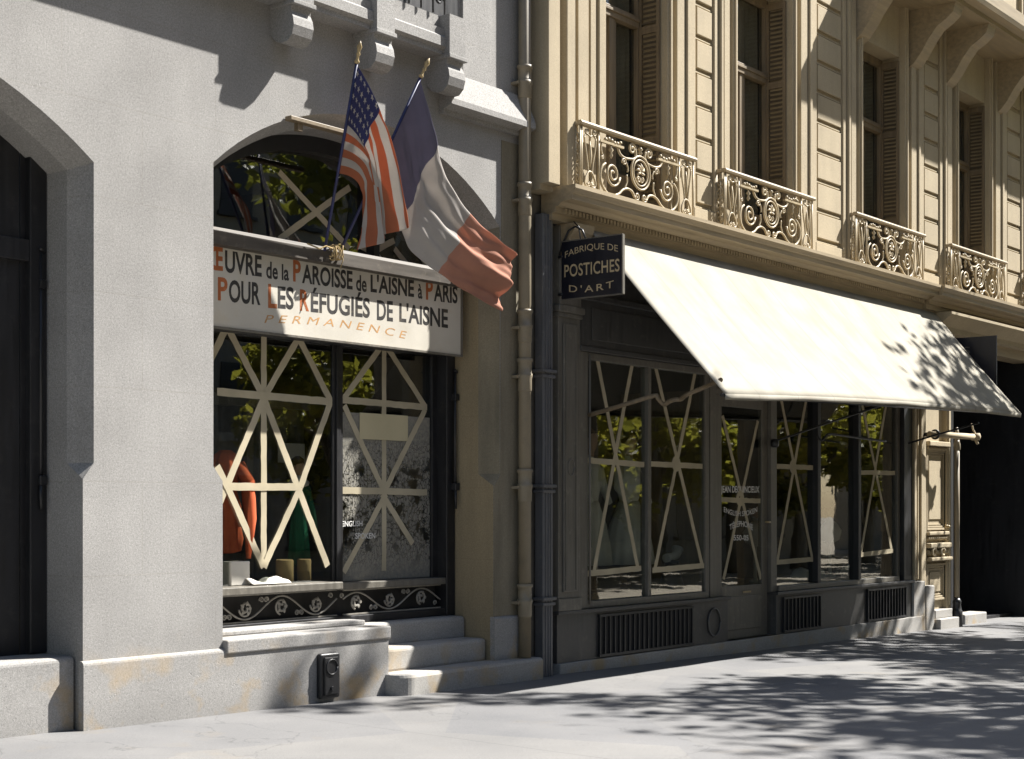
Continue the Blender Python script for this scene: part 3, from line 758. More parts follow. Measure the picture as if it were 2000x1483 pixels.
# windows
for i, (a, b) in enumerate(WINS):
    y = UY + .34
    w_ = MB()
    w_.box(a, a + .07, y - .04, y + .03, 4.66, 7.55, .005); w_.box(b - .07, b, y - .04, y + .03, 4.66, 7.55, .005)
    c_ = (a + b) / 2
    w_.box(c_ - .045, c_ + .045, y - .045, y + .03, 4.66, 6.56, .005); w_.box(a + .07, b - .07, y - .06, y + .03, 6.56, 6.68, .006); w_.box(a + .07, b - .07, y - .075, y + .03, 6.62, 6.65, .004)
    w_.box(a + .07, b - .07, y - .04, y + .03, 4.66, 5.0, .005); w_.box(a + .07, b - .07, y - .04, y + .03, 7.45, 7.55, .005)
    for e in (a + .09, c_ + .065): w_.box(e, e + .03, y - .03, y + .02, 5.0, 6.56)
    fo = w_.build('window', M['oak'], rb)
    pane('pane', a + .07, b - .07, 5.0, 7.45, y + .005, M['glassd'], fo)
    q = MB().grid(lambda u, v, a=a, b=b, y=y: (a + .08 + (b - a - .16) * u, y + .07 + .018 * math.sin(u * 60) + .01 * math.sin(u * 23 + v * 2), 4.9 + 2.6 * v), 90, 3)
    q.build('curtain', M['lace'], fo)
    # louvred shutters folded back against both jambs
    for side in (0, 1):
        x = b - .012 if side else a + .012; sx = -1 if side else 1
        sh = MB(); x2 = x + sx * .03; lo, hi = min(x, x2), max(x, x2)
        sh.box(lo, hi, UY + .055, UY + .09, 4.66, 7.5); sh.box(lo, hi, UY + .27, UY + .30, 4.66, 7.5)
        for zz_ in (4.66, 5.35, 6.5, 7.42): sh.box(lo + .001, hi - .001, UY + .09, UY + .27, zz_, zz_ + .08)
        z = 4.78
        while z < 7.4:
            sh.quad((lo, UY + .09, z), (lo, UY + .27, z), (hi, UY + .27, z + .03), (hi, UY + .09, z + .03)); sh.quad((lo, UY + .09, z - .006), (lo, UY + .27, z - .006), (hi, UY + .27, z + .024), (hi, UY + .09, z + .024)); z += .052
        sh.build('shutter', M['oak'] if side else M['cream'], fo)
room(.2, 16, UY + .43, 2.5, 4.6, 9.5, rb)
q = MB(); q.box(-.598, -.166, .03, .4, -.2, 4.54); q.build('party_strip', M['slate2'], rb)
# balcony rails
def rail_parts(x0, parent):
    Wd, zb, y = 2.02, 4.60, -.30
    q = MB(); q.prismx([(y - .03, 5.205), (y - .036, 5.225), (y - .025, 5.245), (y + .025, 5.245), (y + .036, 5.225), (y + .03, 5.205)], x0 - .03, x0 + Wd + .02)
    q.box(x0 - .03, x0 + .005, y + .036, UY + .05, 5.205, 5.24); hr = q.build('balcony_railing', M['corn'], parent)
    q = MB()
    X = lambda x: x0 + x
    Z = lambda z: zb + z
    for x in (.012, .29, 1.73, 2.005): q.tube([(X(x), y, Z(0)), (X(x), y, Z(.6))], .0105, 6)
    q.box(X(0), X(2.02), y - .012, y + .012, Z(.018), Z(.036))
    for s_ in (1, -1):
        def XX(x): return X(x) if s_ == 1 else X(2.02 - x)
        def path(pts, r=.013):
            ps = [Vector((XX(a), y, Z(b))) for a, b in pts]; sm = []
            for i in range(len(ps) * 5 - 4): sm.append(bez(ps, i / (len(ps) * 5 - 5)))
            q.tube(sm, r, 6)
        def spi(cx, cz, r0, r1, a0, turns, sg, r=.013, n=30):
            q.tube([(XX(cx + (r0 + (r1 - r0) * k / n) * math.cos(a0 + sg * turns * 2 * math.pi * k / n)), y - .004, Z(cz + (r0 + (r1 - r0) * k / n) * math.sin(a0 + sg * turns * 2 * math.pi * k / n))) for k in range(n + 1)], r, 6)
        spi(.525, .225, .018, .125, R(30), 1.9, 1, .0115)
        path([(.405, .31), (.35, .27), (.315, .19), (.34, .10), (.42, .035), (.53, .022), (.63, .05), (.70, .10), (.78, .125), (.86, .11), (.905, .06)])
        path([(.74, .13), (.775, .19), (.77, .26)], .009)
        spi(.945, .075, .006, .045, R(0), 1.5, -1, .0095, 22)
        spi(.86, .53, .012, .058, R(200), 1.5, -1, .0105, 24)
        path([(.915, .54), (.93, .49), (.90, .44), (.83, .425), (.74, .42), (.66, .44), (.62, .49), (.635, .525)])
        spi(.72, .375, .006, .04, R(90), 1.3, 1, .009, 18); path([(.76, .375), (.79, .33), (.785, .29)], .008)
        q.box(min(XX(.30), XX(.70)), max(XX(.30), XX(.70)), y - .018, y + .012, Z(.50), Z(.522))
        for k in range(6):
            cx_ = .40 + k * .05; q.lathe([(.002, -.012), (.02, 0), (.016, .018), (.002, .026)], (XX(cx_), y - .005, Z(.535 + .012 * math.sin(k * 1.4))), 6)
        q.lathe([(.004, 0), (.02, .03), (.008, .06), (.026, .085), (.006, .11), (.014, .13)], (XX(.50), y, Z(.37)), 8)
        path([(.335, .50), (.335, .42), (.365, .37)], .009); spi(.345, .36, .004, .022, 0, 1.2, 1, .008, 12)
        # tall side bay
        path([(.055, .51), (.075, .40), (.105, .27), (.12, .18)], .009); path([(.245, .51), (.23, .40), (.195, .27), (.18, .18)], .009)
        path([(.12, .18), (.15, .185), (.18, .18)], .012); spi(.085, .56, .006, .032, R(-90), 1.4, 1, .009, 18); spi(.215, .56, .006, .032, R(-90), 1.4, -1, .009, 18)
        path([(.055, .51), (.1, .535), (.15, .52), (.2, .535), (.245, .51)], .009)
        path([(.12, .18), (.07, .11), (.065, .06), (.1, .035)], .01); path([(.18, .18), (.23, .11), (.235, .06), (.2, .035)], .01)
        spi(.115, .06, .004, .026, 0, 1.2, 1, .008, 14); spi(.185, .06, .004, .026, R(180), 1.2, -1, .008, 14)
        q.lathe([(.003, 0), (.012, .05), (.02, .12), (.012, .2), (.003, .26)], (XX(.15), y, Z(.22)), 6)
    for r_, tr in ((.165, .0115), (.128, .009)):
        q.tube([(X(1.01) + r_ * math.cos(a), y - .004, Z(.315) + r_ * math.sin(a)) for a in [2 * math.pi * k / 32 for k in range(33)]], tr, 6, False)
    for s_ in (1, -1): q.tube([(X(1.01) + s_ * (.03 + .034 * math.cos(a) * (1 - a / 11)), y, Z(.245) + .034 * math.sin(a) * (1 - a / 11)) for a in [.5 * k for k in range(16)]], .009, 5)
    for k in range(6):
        a = R(90 + (k - 2.5) * 48); q.tube([(X(1.01), y, Z(.32)), (X(1.01) + .05 * math.cos(a), y - .01, Z(.33) + .05 * math.sin(a)), (X(1.01) + .085 * math.cos(a + .3), y, Z(.33) + .085 * math.sin(a + .3))], [.012, .014, .003], 6)
    q.lathe([(.003, 0), (.022, .02), (.014, .045), (.03, .06), (.004, .09)], (X(1.01), y, Z(.49)), 8)
    q.build('scrollwork', M['ironc'], hr)
    q = MB()
    for dy in (.0, .05, .10): q.tube([(X(-.012), y + dy, Z(0)), (X(-.012), y + dy, Z(.6))], .01, 6)
    for k in range(5): q.tube(spiral(0, 0, .005, .028, 0, 1.3, 0, 14), .001, 3) if False else q.tube([(X(-.012), y + .05 + .035 * math.cos(a), Z(.1 + k * .1) + .04 * math.sin(a)) for a in [R(45 * i) for i in range(9)]], .009, 5)
    q.build('end_return', M['ironc'], hr)
    return hr
R0 = rail_parts(RAILS[0], rb)
for x in RAILS[1:]:
    c_ = copy_tree(R0, rb); c_.location.x += x - RAILS[0]
# cornice over the shop with dentils
co = MB()
cp = [(0, 4.30), (-.13, 4.30), (-.13, 4.36), (-.17, 4.365), (-.17, 4.415), (-.20, 4.42), (-.235, 4.445), (-.25, 4.455), (-.36, 4.465), (-.36, 4.515), (-.375, 4.525), (-.39, 4.55), (-.40, 4.565), (-.40, 4.60), (0, 4.60)]
co.prismx(cp, -.395, 8.05); co.build('cornice', M['corn'], rb)
q = MB()
cp2 = [(y - .05, z) for y, z in cp]; cp2[0] = (0, 4.30); cp2[-1] = (0, 4.605); cp2[-2] = (-.45, 4.605); q.prismx(cp2, 8.055, 34.0); q.build('cornice', M['corn'], rb)
q = MB(); x = -.28
while x < 7.95:
    q.box(x, x + .032, -.197, -.15, 4.367, 4.412); x += .058
o_ = q.build('dentils', M['corn'], rb)
# awning box, fascia and lower shop woodwork
q = MB()
q.box(.16, 8.4, -.15, .02, 4.17, 4.296, .006)
q.build('awning_box', M['corn'], rb)
fa = MB()
fa.box(.19, 7.95, -.02, .2, 3.12, 4.166); fa.box(.19, 7.95, -.06, -.02, 3.62, 3.68, .008); fa.box(.19, 7.95, -.045, -.02, 3.12, 3.17, .006)
fa.box(.4, 3.0, -.032, -.021, 3.24, 3.56, .006)
fa.build('fascia', M['slate'], rb)
pi = MB()      # corner pilaster left
pi.box(-.165, .19, -.03, .25, .60, 3.46, .006); pi.box(-.10, .13, -.05, -.03, .78, 3.36, .01); pi.box(-.075, -.06, -.058, -.05, .8, 3.34); pi.box(.09, .105, -.058, -.05, .8, 3.34)
pi.box(-.20, .22, -.075, .2, 3.46, 3.53, .012); pi.box(-.185, .205, -.055, .2, 3.42, 3.46, .006)
pi.box(-.165, .19, -.05, .2, 3.53, 4.29, .008); pi.box(-.18, .2, -.05, .2, .60, .72, .008)
pi.tube([(.015 + .05 * math.cos(R(22.5 * i)), -.052, 1.98 + .08 * math.sin(R(22.5 * i))) for i in range(17)], .008, 6)
pi.build('pilaster', M['slate2'], rb)
cb = MB(); cb.prismx([(0, 3.98), (-.09, 4.0), (-.13, 4.06), (-.15, 4.16), (-.2, 4.22), (-.22, 4.296), (0, 4.296)], -.15, .17); cb.build('corbel', M['corn'], rb)
# right hand end pilaster
pr = MB(); pr.box(7.68, 7.95, -.03, .25, .60, 4.16, .006); pr.build('window_post', M['dark'], rb)
pr = MB(); pr.box(7.955, 8.06, -.045, .25, .60, 4.29, .006); pr.box(7.955, 8.02, -.06, -.045, .66, 4.2, .004); pr.box(8.065, 8.30, .03, .25, .60, 4.29); pr.box(8.13, 8.17, .012, .03, .6, 4.29, .004); pr.box(8.23, 8.26, .015, .03, .6, 4.29, .004); pr.box(8.305, 8.455, -.005, .25, .55, 4.29, .006)
pr.build('stone_pilaster', M['cream'], rb)
pr = MB(); pr.box(8.335, 8.63, -.06, .2, gz(8.5) - .1, .505, .02); pr.box(7.95, 8.325, -.05, .2, gz(8.5) - .1, .575, .012); pr.build('pilaster_base', M['step'], rb)
# stallboard
st = MB()
st.box(-.17, 3.03, -.02, .25, .1, .565, .004); st.box(-.19, 3.05, -.055, .25, .565, .60, .006)
st.box(4.14, 7.95, -.02, .25, .1, .565, .004); st.box(4.12, 7.97, -.055, .25, .565, .60, .006)
st.tube([(2.72 + .13 * math.cos(R(15 * i)), -.03, .33 + .15 * math.sin(R(15 * i))) for i in range(25)], .011, 6)
st.build('stallboard', M['slate'], rb)
bp = MB(); bp.box(-.17, 8.31, -.06, .2, -.3, .1, .008); bp.build('base_course', M['step'], rb)
for gx0, gx1 in ((at(1170, 1240, -.03)[0], at(1350, 1240, -.03)[0]), (at(1530, 1200, -.03)[0], at(1601, 1200, -.03)[0]), (at(1694, 1190, -.03)[0], at(1768, 1190, -.03)[0])):
    q = MB(); q.box(gx0, gx1, -.03, -.021, .13, .52); gr_ = q.build('cellar_grille', M['room'], rb)
    q = MB(); n_ = int((gx1 - gx0) / .085)
    for k in range(n_ + 1): x = gx0 + (gx1 - gx0) * k / n_; q.box(x - .009, x + .009, -.05, -.03, .13, .52)
    q.box(gx0 - .02, gx1 + .02, -.055, -.03, .51, .535); q.box(gx0 - .02, gx1 + .02, -.055, -.03, .115, .14)
    q.build('grille_bars', M['iron'], gr_)
# shop windows: frames, panes, tape
shf = thing('shop_window', (3.5, .03, .6), 'grey framed shop windows and door under the awning, glass crossed with paper strips', 'shop window')
q = MB()
q.box(.195, .355, -.01, .12, .60, 3.12, .006)
for x0, x1, yf in ((1.475, 1.535, .02), (2.645, 2.72, .035), (2.735, 2.86, .03)): q.box(x0, x1, yf, .12, .60, 3.12, .006)
q.box(.355, 2.645, 0, .12, .602, .67, .006); q.box(.355, 2.645, .01, .12, 3.05, 3.118, .005)
q.tube([(.37, -.02, .64), (.37, -.02, 3.1)], .012, 8)
for x0, x1 in ((4.11, 4.25), (7.6, 7.68)): q.box(x0, x1, .03, .12, .60, 3.12, .006)
q.box(4.25, 7.6, 0, .12, .602, .665, .006)
q.build('frame', M['slate2'], shf)
q = MB()
for x0, x1 in ((5.21, 5.29), (6.33, 6.41)): q.box(x0, x1, -.012, .12, .667, 3.119, .005)
q.build('mullion', M['dark'], shf)
GP = .06
TW = .058
def taped(px_list, Y, par, ring=None, w=TW):
    q = MB()
    for k, (a, b) in enumerate(px_list): strip(q, a, b, Y - k * .0007, w)
    if ring:
        c = P3(ring[0], ring[1], Y); n = 20; b0 = len(q.v)
        for i in range(n):
            a = 2 * math.pi * i / n
            for r_ in (.03, .085): q.v.append((c.x + r_ * math.cos(a), Y - .006, c.z + r_ * math.sin(a)))
        for i in range(n):
            j = (i + 1) % n; q.face((b0 + 2 * i, b0 + 2 * i + 1, b0 + 2 * j + 1, b0 + 2 * j))
    q.build('paper_tape', M['tape'], par)
p1 = pane('window_pane', .36, 1.475, .665, 3.06, GP, M['glass'], shf)
taped([((1165, 695), (1246, 1112)), ((1236, 703), (1160, 1116)), ((1146, 899), (1258, 908)), ((1145, 1121), (1252, 1110))], GP - .002, p1)
p2 = pane('window_pane', 1.535, 2.645, .665, 3.06, GP, M['glass'], shf)
taped([((1278, 708), (1371, 1103)), ((1359, 722), (1279, 1112)), ((1264, 906), (1372, 911)), ((1274, 1114), (1375, 1105))], GP - .002, p2, (1320, 906))
p3 = pane('window_pane', 4.25, 5.21, .665, 3.1, GP, M['glass'], shf)
taped([((1524, 772), (1587, 1094)), ((1576, 772), (1518, 1096)), ((1514, 911), (1591, 914)), ((1515, 1099), (1591, 1092))], GP - .002, p3, (1548, 912))
p4 = pane('window_pane', 5.29, 6.33, .665, 3.1, GP, M['glass'], shf)
p5 = pane('window_pane', 6.41, 7.6, .665, 3.1, GP, M['glass'], shf)
taped([((1680, 770), (1741, 1072)), ((1733, 776), (1681, 1084)), ((1672, 923), (1748, 924)), ((1679, 1084), (1744, 1076))], GP - .002, p5)
# door
dY = .09
dr = MB()
DX0, DX1 = 2.865, 4.105
dr.box(DX0, 3.06, dY - .012, dY + .04, .1, 2.86, .004); dr.box(3.975, DX1, dY - .012, dY + .04, .1, 2.86, .004)
dr.box(3.06, 3.975, dY - .012, dY + .04, 2.73, 2.86, .004); dr.box(3.06, 3.975, dY - .012, dY + .04, .1, .70, .004)
dr.box(DX0, DX1, dY - .03, dY + .03, 2.862, 2.92, .006); dr.box(DX0, DX1, dY - .01, dY + .03, 2.92, 3.12)
dr.box(DX0 + .13, DX1 - .18, dY - .022, dY - .0125, .2, .58, .006); dr.box(3.045, 4.1, -.04, dY + .05, .06, .1, .008)
do = dr.build('door', M['slate2'], shf)
q = MB(); q.box(3.5, 3.68, dY - .036, dY - .029, .615, .635); q.tube([(4.05, dY - .04, 1.42), (4.05, dY - .08, 1.42), (3.93, dY - .09, 1.425)], .012, 8); q.build('door_handle', M['brass'], do)
dp = pane('door_pane', 3.06, 3.975, .70, 2.73, dY, M['glass'], do)
# tape and lettering on the door glass belong to the door (two levels deep at most)
q = MB(); Yd = dY - .002
for k, (a, b) in enumerate([((1411, 812), (1486, 1131)), ((1480, 822), (1413, 1132)), ((1408, 976), (1485, 979))]): strip(q, a, b, Yd - k * .0007, .055)
c = P3(1445, 974, Yd); n = 20; b0 = len(q.v)
for i in range(n):
    a = 2 * math.pi * i / n
    for r_ in (.03, .09): q.v.append((c.x + r_ * math.cos(a), Yd - .005, c.z + r_ * math.sin(a)))
for i in range(n): j = (i + 1) % n; q.face((b0 + 2 * i, b0 + 2 * i + 1, b0 + 2 * j + 1, b0 + 2 * j))
q.build('paper_tape', M['tape'], do)
q = MB(); LY = dY - .0065
letters(q, 'JEAN DEQUINCIEUX', quadmap(LY, 1408.3, 949, 966.5, 1483.2, 950, 966.5), .02)
letters(q, 'ENGLISH SPOKEN', quadmap(LY, 1414, 990, 1000, 1479, 990, 1000, -.05), .008)
letters(q, 'TÉLÉPHONE', quadmap(LY, 1425, 1022.5, 1036.5, 1470.5, 1022.5, 1036.5, .045), .012)
letters(q, '550-05', quadmap(LY, 1433, 1045, 1056, 1462, 1045.5, 1056), .015)
q.build('lettering', M['white'], do)
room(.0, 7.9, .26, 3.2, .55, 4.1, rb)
q = MB(); q.box(.2, 7.9, .25, 1.3, .56, .66); q.build('display_floor', M['corn'], shf)
q = MB(); q.box(.2, 2.85, 1.3, 1.33, .66, 2.35)
for x in (.5, 1.05, 1.6, 2.1): q.box(x, x + .42, 1.28, 1.30, .9, 2.2, .01)
q.box(.2, 2.85, 1.24, 1.34, 2.35, 2.42)
q.build('display_back', M['slate'], shf)
q = MB(); q.box(2.84, 2.88, .2, 1.3, .66, 2.9); q.build('display_partition', M['oak'], shf)

# ---- awning
aw = thing('awning', (4.3, -.1, 2.6), 'broad cream canvas awning sloping out over the shop windows', 'awning')
AX0, AX1, AW0 = .175, 8.40, (-.16, 4.275)
HEM = (-1.66, 2.625)
def awf(u, v):
    x = AX0 + (AX1 - AX0) * u
    hy, hz = HEM[0] + .30 * u, HEM[1] + .22 * u       # the far end is drawn in a little
    y = AW0[0] + (hy - AW0[0]) * v; z = AW0[1] + (hz - AW0[1]) * v
    sag = math.sin(math.pi * u)
    z -= .035 * math.sin(math.pi * v) ** 1 * (.6 + .4 * sag); z += .05 * sag * v ** 4 - .012 * math.sin(u * 31) * v * (1 - v)
    y -= .01 * math.sin(u * 17 + 2 * v) * v * (1 - v) * 2
    return (x, y, z)
q = MB().grid(awf, 80, 24); q.build('canvas', M['canvas'], aw, .006)
q = MB().grid(lambda u, v: (awf(u, 1)[0], awf(u, 1)[1] - .004 + .006 * math.sin(u * 40) * v, awf(u, 1)[2] - .055 * v - .004 * math.sin(u * 22) * v), 80, 2); q.build('hem_band', M['canvas'], aw, .004)
q = MB(); q.tube([(AX0 - .03, HEM[0] + .02, HEM[1] - .01), (AX1 + .03, HEM[0] + .32, HEM[1] + .21)], .016, 8); q.build('front_bar', M['iron'], aw)
def arm(pts, r, mat, name): q = MB(); q.tube([bez([Vector(p) for p in pts], i / 40) for i in range(41)], r, 8); return q.build(name, mat, aw)
a0 = Vector((.36, -.03, 2.52))
def onarm(px, py, y): return tuple(P3(px, py, y))
arm([onarm(1150, 811, -.05), onarm(1215, 792, -.45), onarm(1278, 773, -.75), onarm(1284, 778, -.78), onarm(1296, 790, -.82), onarm(1306, 785, -.88), onarm(1318, 781, -.95), onarm(1330, 780, -1.0), onarm(1342, 771, -1.1), onarm(1380, 755, -1.3), onarm(1408, 742, -1.55)], .022, M['oak'], 'arm')
arm([onarm(1514, 862, -.03), onarm(1600, 832, -.25), onarm(1700, 799, -.5), onarm(1790, 768, -.8)], .014, M['iron'], 'arm')
arm([onarm(1597, 853, -.12), onarm(1605, 860, -.14), onarm(1613, 852, -.16), onarm(1622, 848, -.18), onarm(1680, 856, -.22), onarm(1730, 862, -.26)], .014, M['iron'], 'crank_rod')
arm([onarm(1775, 866, -.05), onarm(1820, 852, -.4), onarm(1870, 838, -.7), onarm(1912, 826, -1.0)], .013, M['iron'], 'arm')
q = MB(); p = P3(1513, 866, -.03); q.lathe([(.03, -.05), (.05, -.03), (.05, .03), (.03, .05)], tuple(p), 10); q.build('arm_socket', M['iron'], aw)

# ---- hanging sign at the left end of the shop
hs_ = thing('hanging_sign', (-.175, -.1, 3.57), 'navy hanging board reading POSTICHES in gold letters', 'sign')
SX = -.175; yA, yB, zT, zB = -.085, -.785, 4.118, 3.568
q = MB(); q.box(SX - .012, SX + .012, yB, yA, zB, zT, .003); q.build('board', M['signb'], hs_)
q = MB(); q.box(SX - .017, SX + .017, yB - .006, yB + .006, zB, zT); q.box(SX - .017, SX + .017, yB, yA, zB - .006, zB + .004); q.box(SX - .017, SX + .017, yB, yA, zT - .004, zT + .006); q.build('board_edge', M['slate2'], hs_)
def smap(u0, u1, v0, v1, arc=0, sk=0):
    def f(u, v):
        uu = u0 + (u1 - u0) * u; vv = v1 + (v0 - v1) * v - arc * (1 - (2 * u - 1) ** 2)
        return (SX - .0145, yA + (yB - yA) * uu, zT + (zB - zT) * vv)
    return f
q = MB()
letters(q, 'FABRIQUE DE', smap(.06, .93, .18, .31, .085), .0); letters(q, 'POSTICHES', smap(.05, .955, .405, .62), .012, space=1.05); letters(q, "D'ART", smap(.13, .86, .755, .875, -.04), .005, space=1.35)
q.build('lettering', M['gold'], hs_)
q = MB()
q.tube([(SX, -.04, 3.98), (SX, -.1, 3.98)], .014, 6); q.tube([(SX, -.04, 3.62), (SX, -.1, 3.62)], .014, 6)
q.tube([(SX, -.05, 4.0), (SX, -.10, 4.12), (SX, -.16, 4.22), (SX, -.24, 4.25), (SX, -.32, 4.21), (SX, -.36, 4.12)], .010, 6); q.tube([(SX, -.3, 4.12), (SX, -.28, 4.24), (SX, -.22, 4.30)], .007, 6)
q.build('bracket', M['iron'], hs_)

# ---- right edge: panelled entrance, slim pipe, dark carriage door, dim sign
en = thing('entrance_door', (8.9, .06, -.1), 'sunlit panelled door with carved mouldings right of the shop', 'door')
q = MB(); q.box(8.46, 9.3, .07, .14, .05, 3.9); q.box(8.46, 8.56, .03, .07, .05, 3.9, .006); q.box(9.24, 9.3, .03, .07, .05, 3.9, .006)
q.build('door_leaf', M['cream'], en)
def panel(x0, x1, z0, z1, y):
    for k, (d, e, w) in enumerate(((0, .045, .03), (.035, .03, .025), (.07, .014, .018))):
        q.box(x0 + d, x1 - d, y - e, y, z0 + d, z0 + d + w, .004); q.box(x0 + d, x1 - d, y - e, y, z1 - d - w, z1 - d, .004); q.box(x0 + d, x0 + d + w, y - e, y, z0 + d + w, z1 - d - w, .004); q.box(x1 - d - w, x1 - d, y - e, y, z0 + d + w, z1 - d - w, .004)
q = MB(); panel(8.57, 9.23, 1.27, 2.40, .07); q.box(8.7, 9.1, .055, .07, 1.42, 2.25, .006); q.build('upper_panel', M['cream'], en)
q = MB(); panel(8.57, 9.23, .28, .80, .07); q.box(8.72, 9.08, .05, .07, .4, .68, .006); q.build('lower_panel', M['cream'], en)
q = MB(); q.box(8.54, 9.26, -.03, .07, 2.45, 2.52, .012); q.box(8.55, 9.25, -.02, .07, 1.20, 1.25, .012); q.box(8.53, 9.27, -.05, .07, 1.02, 1.09, .014); q.box(8.55, 9.25, -.01, .07, .93, .99, .01); q.box(8.53, 9.27, -.06, .07, .84, .89, .014)
for z in (2.42, 1.155):
    for k in range(10): q.lathe([(.004, -.028), (.026, -.015), (.026, .015), (.004, .028)], (8.59 + k * .066, .02, z), 8)
for k in range(2): q.tube([(8.68 + k * .3 + .07 * math.cos(a), -.03, .965 + .05 * math.sin(a)) for a in [R(30 * i) for i in range(11)]], .016, 6)
q.build('moulding', M['cream'], en)
q = MB(); q.tube([(9.13, .0, 1.32), (9.13, -.04, 1.32)], .022, 8); q.lathe([(.01, -.02), (.03, 0), (.01, .02)], (9.13, -.05, 1.32), 10); q.build('door_handle', M['brass'], en)
q = MB(); q.box(8.64, 9.3, -.14, .12, gz(9) - .1, .03, .012); q.box(8.68, 9.28, -.05, .12, .03, .15, .012); q.build('door_step', M['step'], en)
q = MB(); q.box(9.2, 9.345, 0, .3, .03, 4.25, .012); q.box(9.235, 9.3, -.015, .0, .2, 4.2, .005); q.build('door_post', M['cream'], en)
t_ = thing('slim_pipe', (9.41, -.06, gz(9.5)), 'slender cream pipe with a thick foot right of the panelled door', 'drainpipe')
q = MB(); q.tube([(9.41, -.06, .3), (9.41, -.06, 2.55)], .036, 16); q.build('shaft', M['pipe'], t_)
q = MB(); q.lathe([(.08, gz(9.5)), (.08, .1), (.065, .12), (.055, .2), (.06, .22), (.06, .25), (.037, .29)], (9.41, -.06, 0), 12); q.build('foot', M['dark'], t_)
q = MB(); q.lathe([(.036, 2.4), (.05, 2.42), (.05, 2.5), (.036, 2.54), (.03, 2.66), (.012, 2.74)], (9.41, -.06, 0), 12); q.build('cap', M['pipe'], t_)
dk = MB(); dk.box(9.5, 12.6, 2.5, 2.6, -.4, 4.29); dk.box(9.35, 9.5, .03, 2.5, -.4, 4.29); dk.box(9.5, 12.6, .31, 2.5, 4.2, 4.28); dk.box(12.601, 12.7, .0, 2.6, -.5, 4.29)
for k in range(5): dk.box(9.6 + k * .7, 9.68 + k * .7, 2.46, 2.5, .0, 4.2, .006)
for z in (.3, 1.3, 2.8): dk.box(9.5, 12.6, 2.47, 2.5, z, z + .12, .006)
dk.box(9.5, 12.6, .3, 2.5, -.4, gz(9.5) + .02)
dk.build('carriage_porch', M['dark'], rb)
q = MB(); q.box(12.702, 34, -.04, .3, -1, 3.895); q.box(12.702, 34, -.1, -.04, -1, .5, .01); q.build('lower_wall', M['cream'], rb)
q = MB(); q.box(9.9, 10.75, .02, .3, gz(10) - .2, .02, .02); q.build('carriage_sill', M['step'], rb)
q = MB(); q.prismx([(.02, 4.05), (-.16, 4.05), (-.16, 4.12), (-.36, 4.26), (-.36, 4.295), (.02, 4.295)], 8.5, 34); q.build('door_hood', M['cream'], rb)
q = MB(); q.box(8.46, 34, -.02, .3, 3.9, 4.29); q.build('door_lintel', M['corn'], rb)
ds_ = thing('dim_sign', (8.55, -.2, 3.5), 'dark painted board with faint lettering beyond the awning', 'sign')
q = MB(); q.box(8.60, 8.625, -.95, -.12, 3.2, 3.93, .003); q.build('board', M['signb'], ds_)
q = MB()
letters(q, 'STIS', lambda u, v: (8.597, -.18 - .40 * u, 3.70 + .1 * v)); letters(q, 'TITE', lambda u, v: (8.597, -.22 - .40 * u, 3.45 + .12 * v)); q.build('lettering', M['slate2'], ds_)
np_ = thing('number_plate', (8.6, -.6, 3.0), 'small framed plate reading 102 under the dark sign', 'number plate')
q = MB(); q.box(8.645, 8.66, -.92, -.62, 3.0, 3.19, .004); q.build('plate', M['signb'], np_)
q = MB(); letters(q, '102', lambda u, v: (8.642, -.66 - .22 * u, 3.03 + .13 * v), .01); q.build('lettering', M['gold'], np_)
wb = thing('wall_bracket', (8.6, -.2, 2.5), 'cream horizontal bracket with scrolled ends across the panelled door', 'bracket')
b0_ = P3(1808, 851, -.1); b1_ = P3(1912, 853, -.1)
q = MB(); q.tube([(8.30, -.12, 2.6), (8.9, -.2, 2.6), (9.5, -.3, 2.6)], .042, 12); q.build('bar', M['cream'], wb)
q = MB(); q.tube([(8.45, -.14 + .055 * math.cos(a), 2.6 + .06 * math.sin(a)) for a in [R(30 * i) for i in range(13)]], .016, 6); q.tube([(8.4, -.01, 2.6), (8.4, -.15, 2.6)], .03, 8); q.build('clamp', M['iron'], wb)
q = MB(); q.lathe([(.06, -.05), (.075, 0), (.06, .05)], (9.5, -.3, 2.6), 10); q.tube([(9.5, -.3, 2.64), (9.4, -.3, 2.7), (9.36, -.3, 2.78)], .012, 6); q.tube([(9.5, -.3, 2.56), (9.55, -.31, 2.5)], .02, 6); q.build('end_scroll', M['cream'], wb)
# upper balcony on the right, throwing its shade over the right half
ubal = MB()
ubal.prismx([(UY + .06, 8.20), (-.86, 8.20), (-.86, 8.26), (-.98, 8.28), (-1.0, 8.34), (-1.0, 8.50), (UY + .06, 8.50)], 5.80, 34); ubal.build('upper_balcony', M['corn'], rb)  # dark cornice paint stands in for the deep shade up here
for x in (6.0, 7.6, 8.75, 10.7, 12.0):
    q = MB(); q.prismx([(UY + .06, 8.20), (-.84, 8.20), (-.80, 8.08), (-.7, 8.0), (-.58, 7.93), (-.46, 7.78), (-.36, 7.62), (-.26, 7.5), (UY + .06, 7.42)], x - .13, x + .13); q.build('upper_console', M['corn'], rb)  # same dark paint in place of the shade below the slab

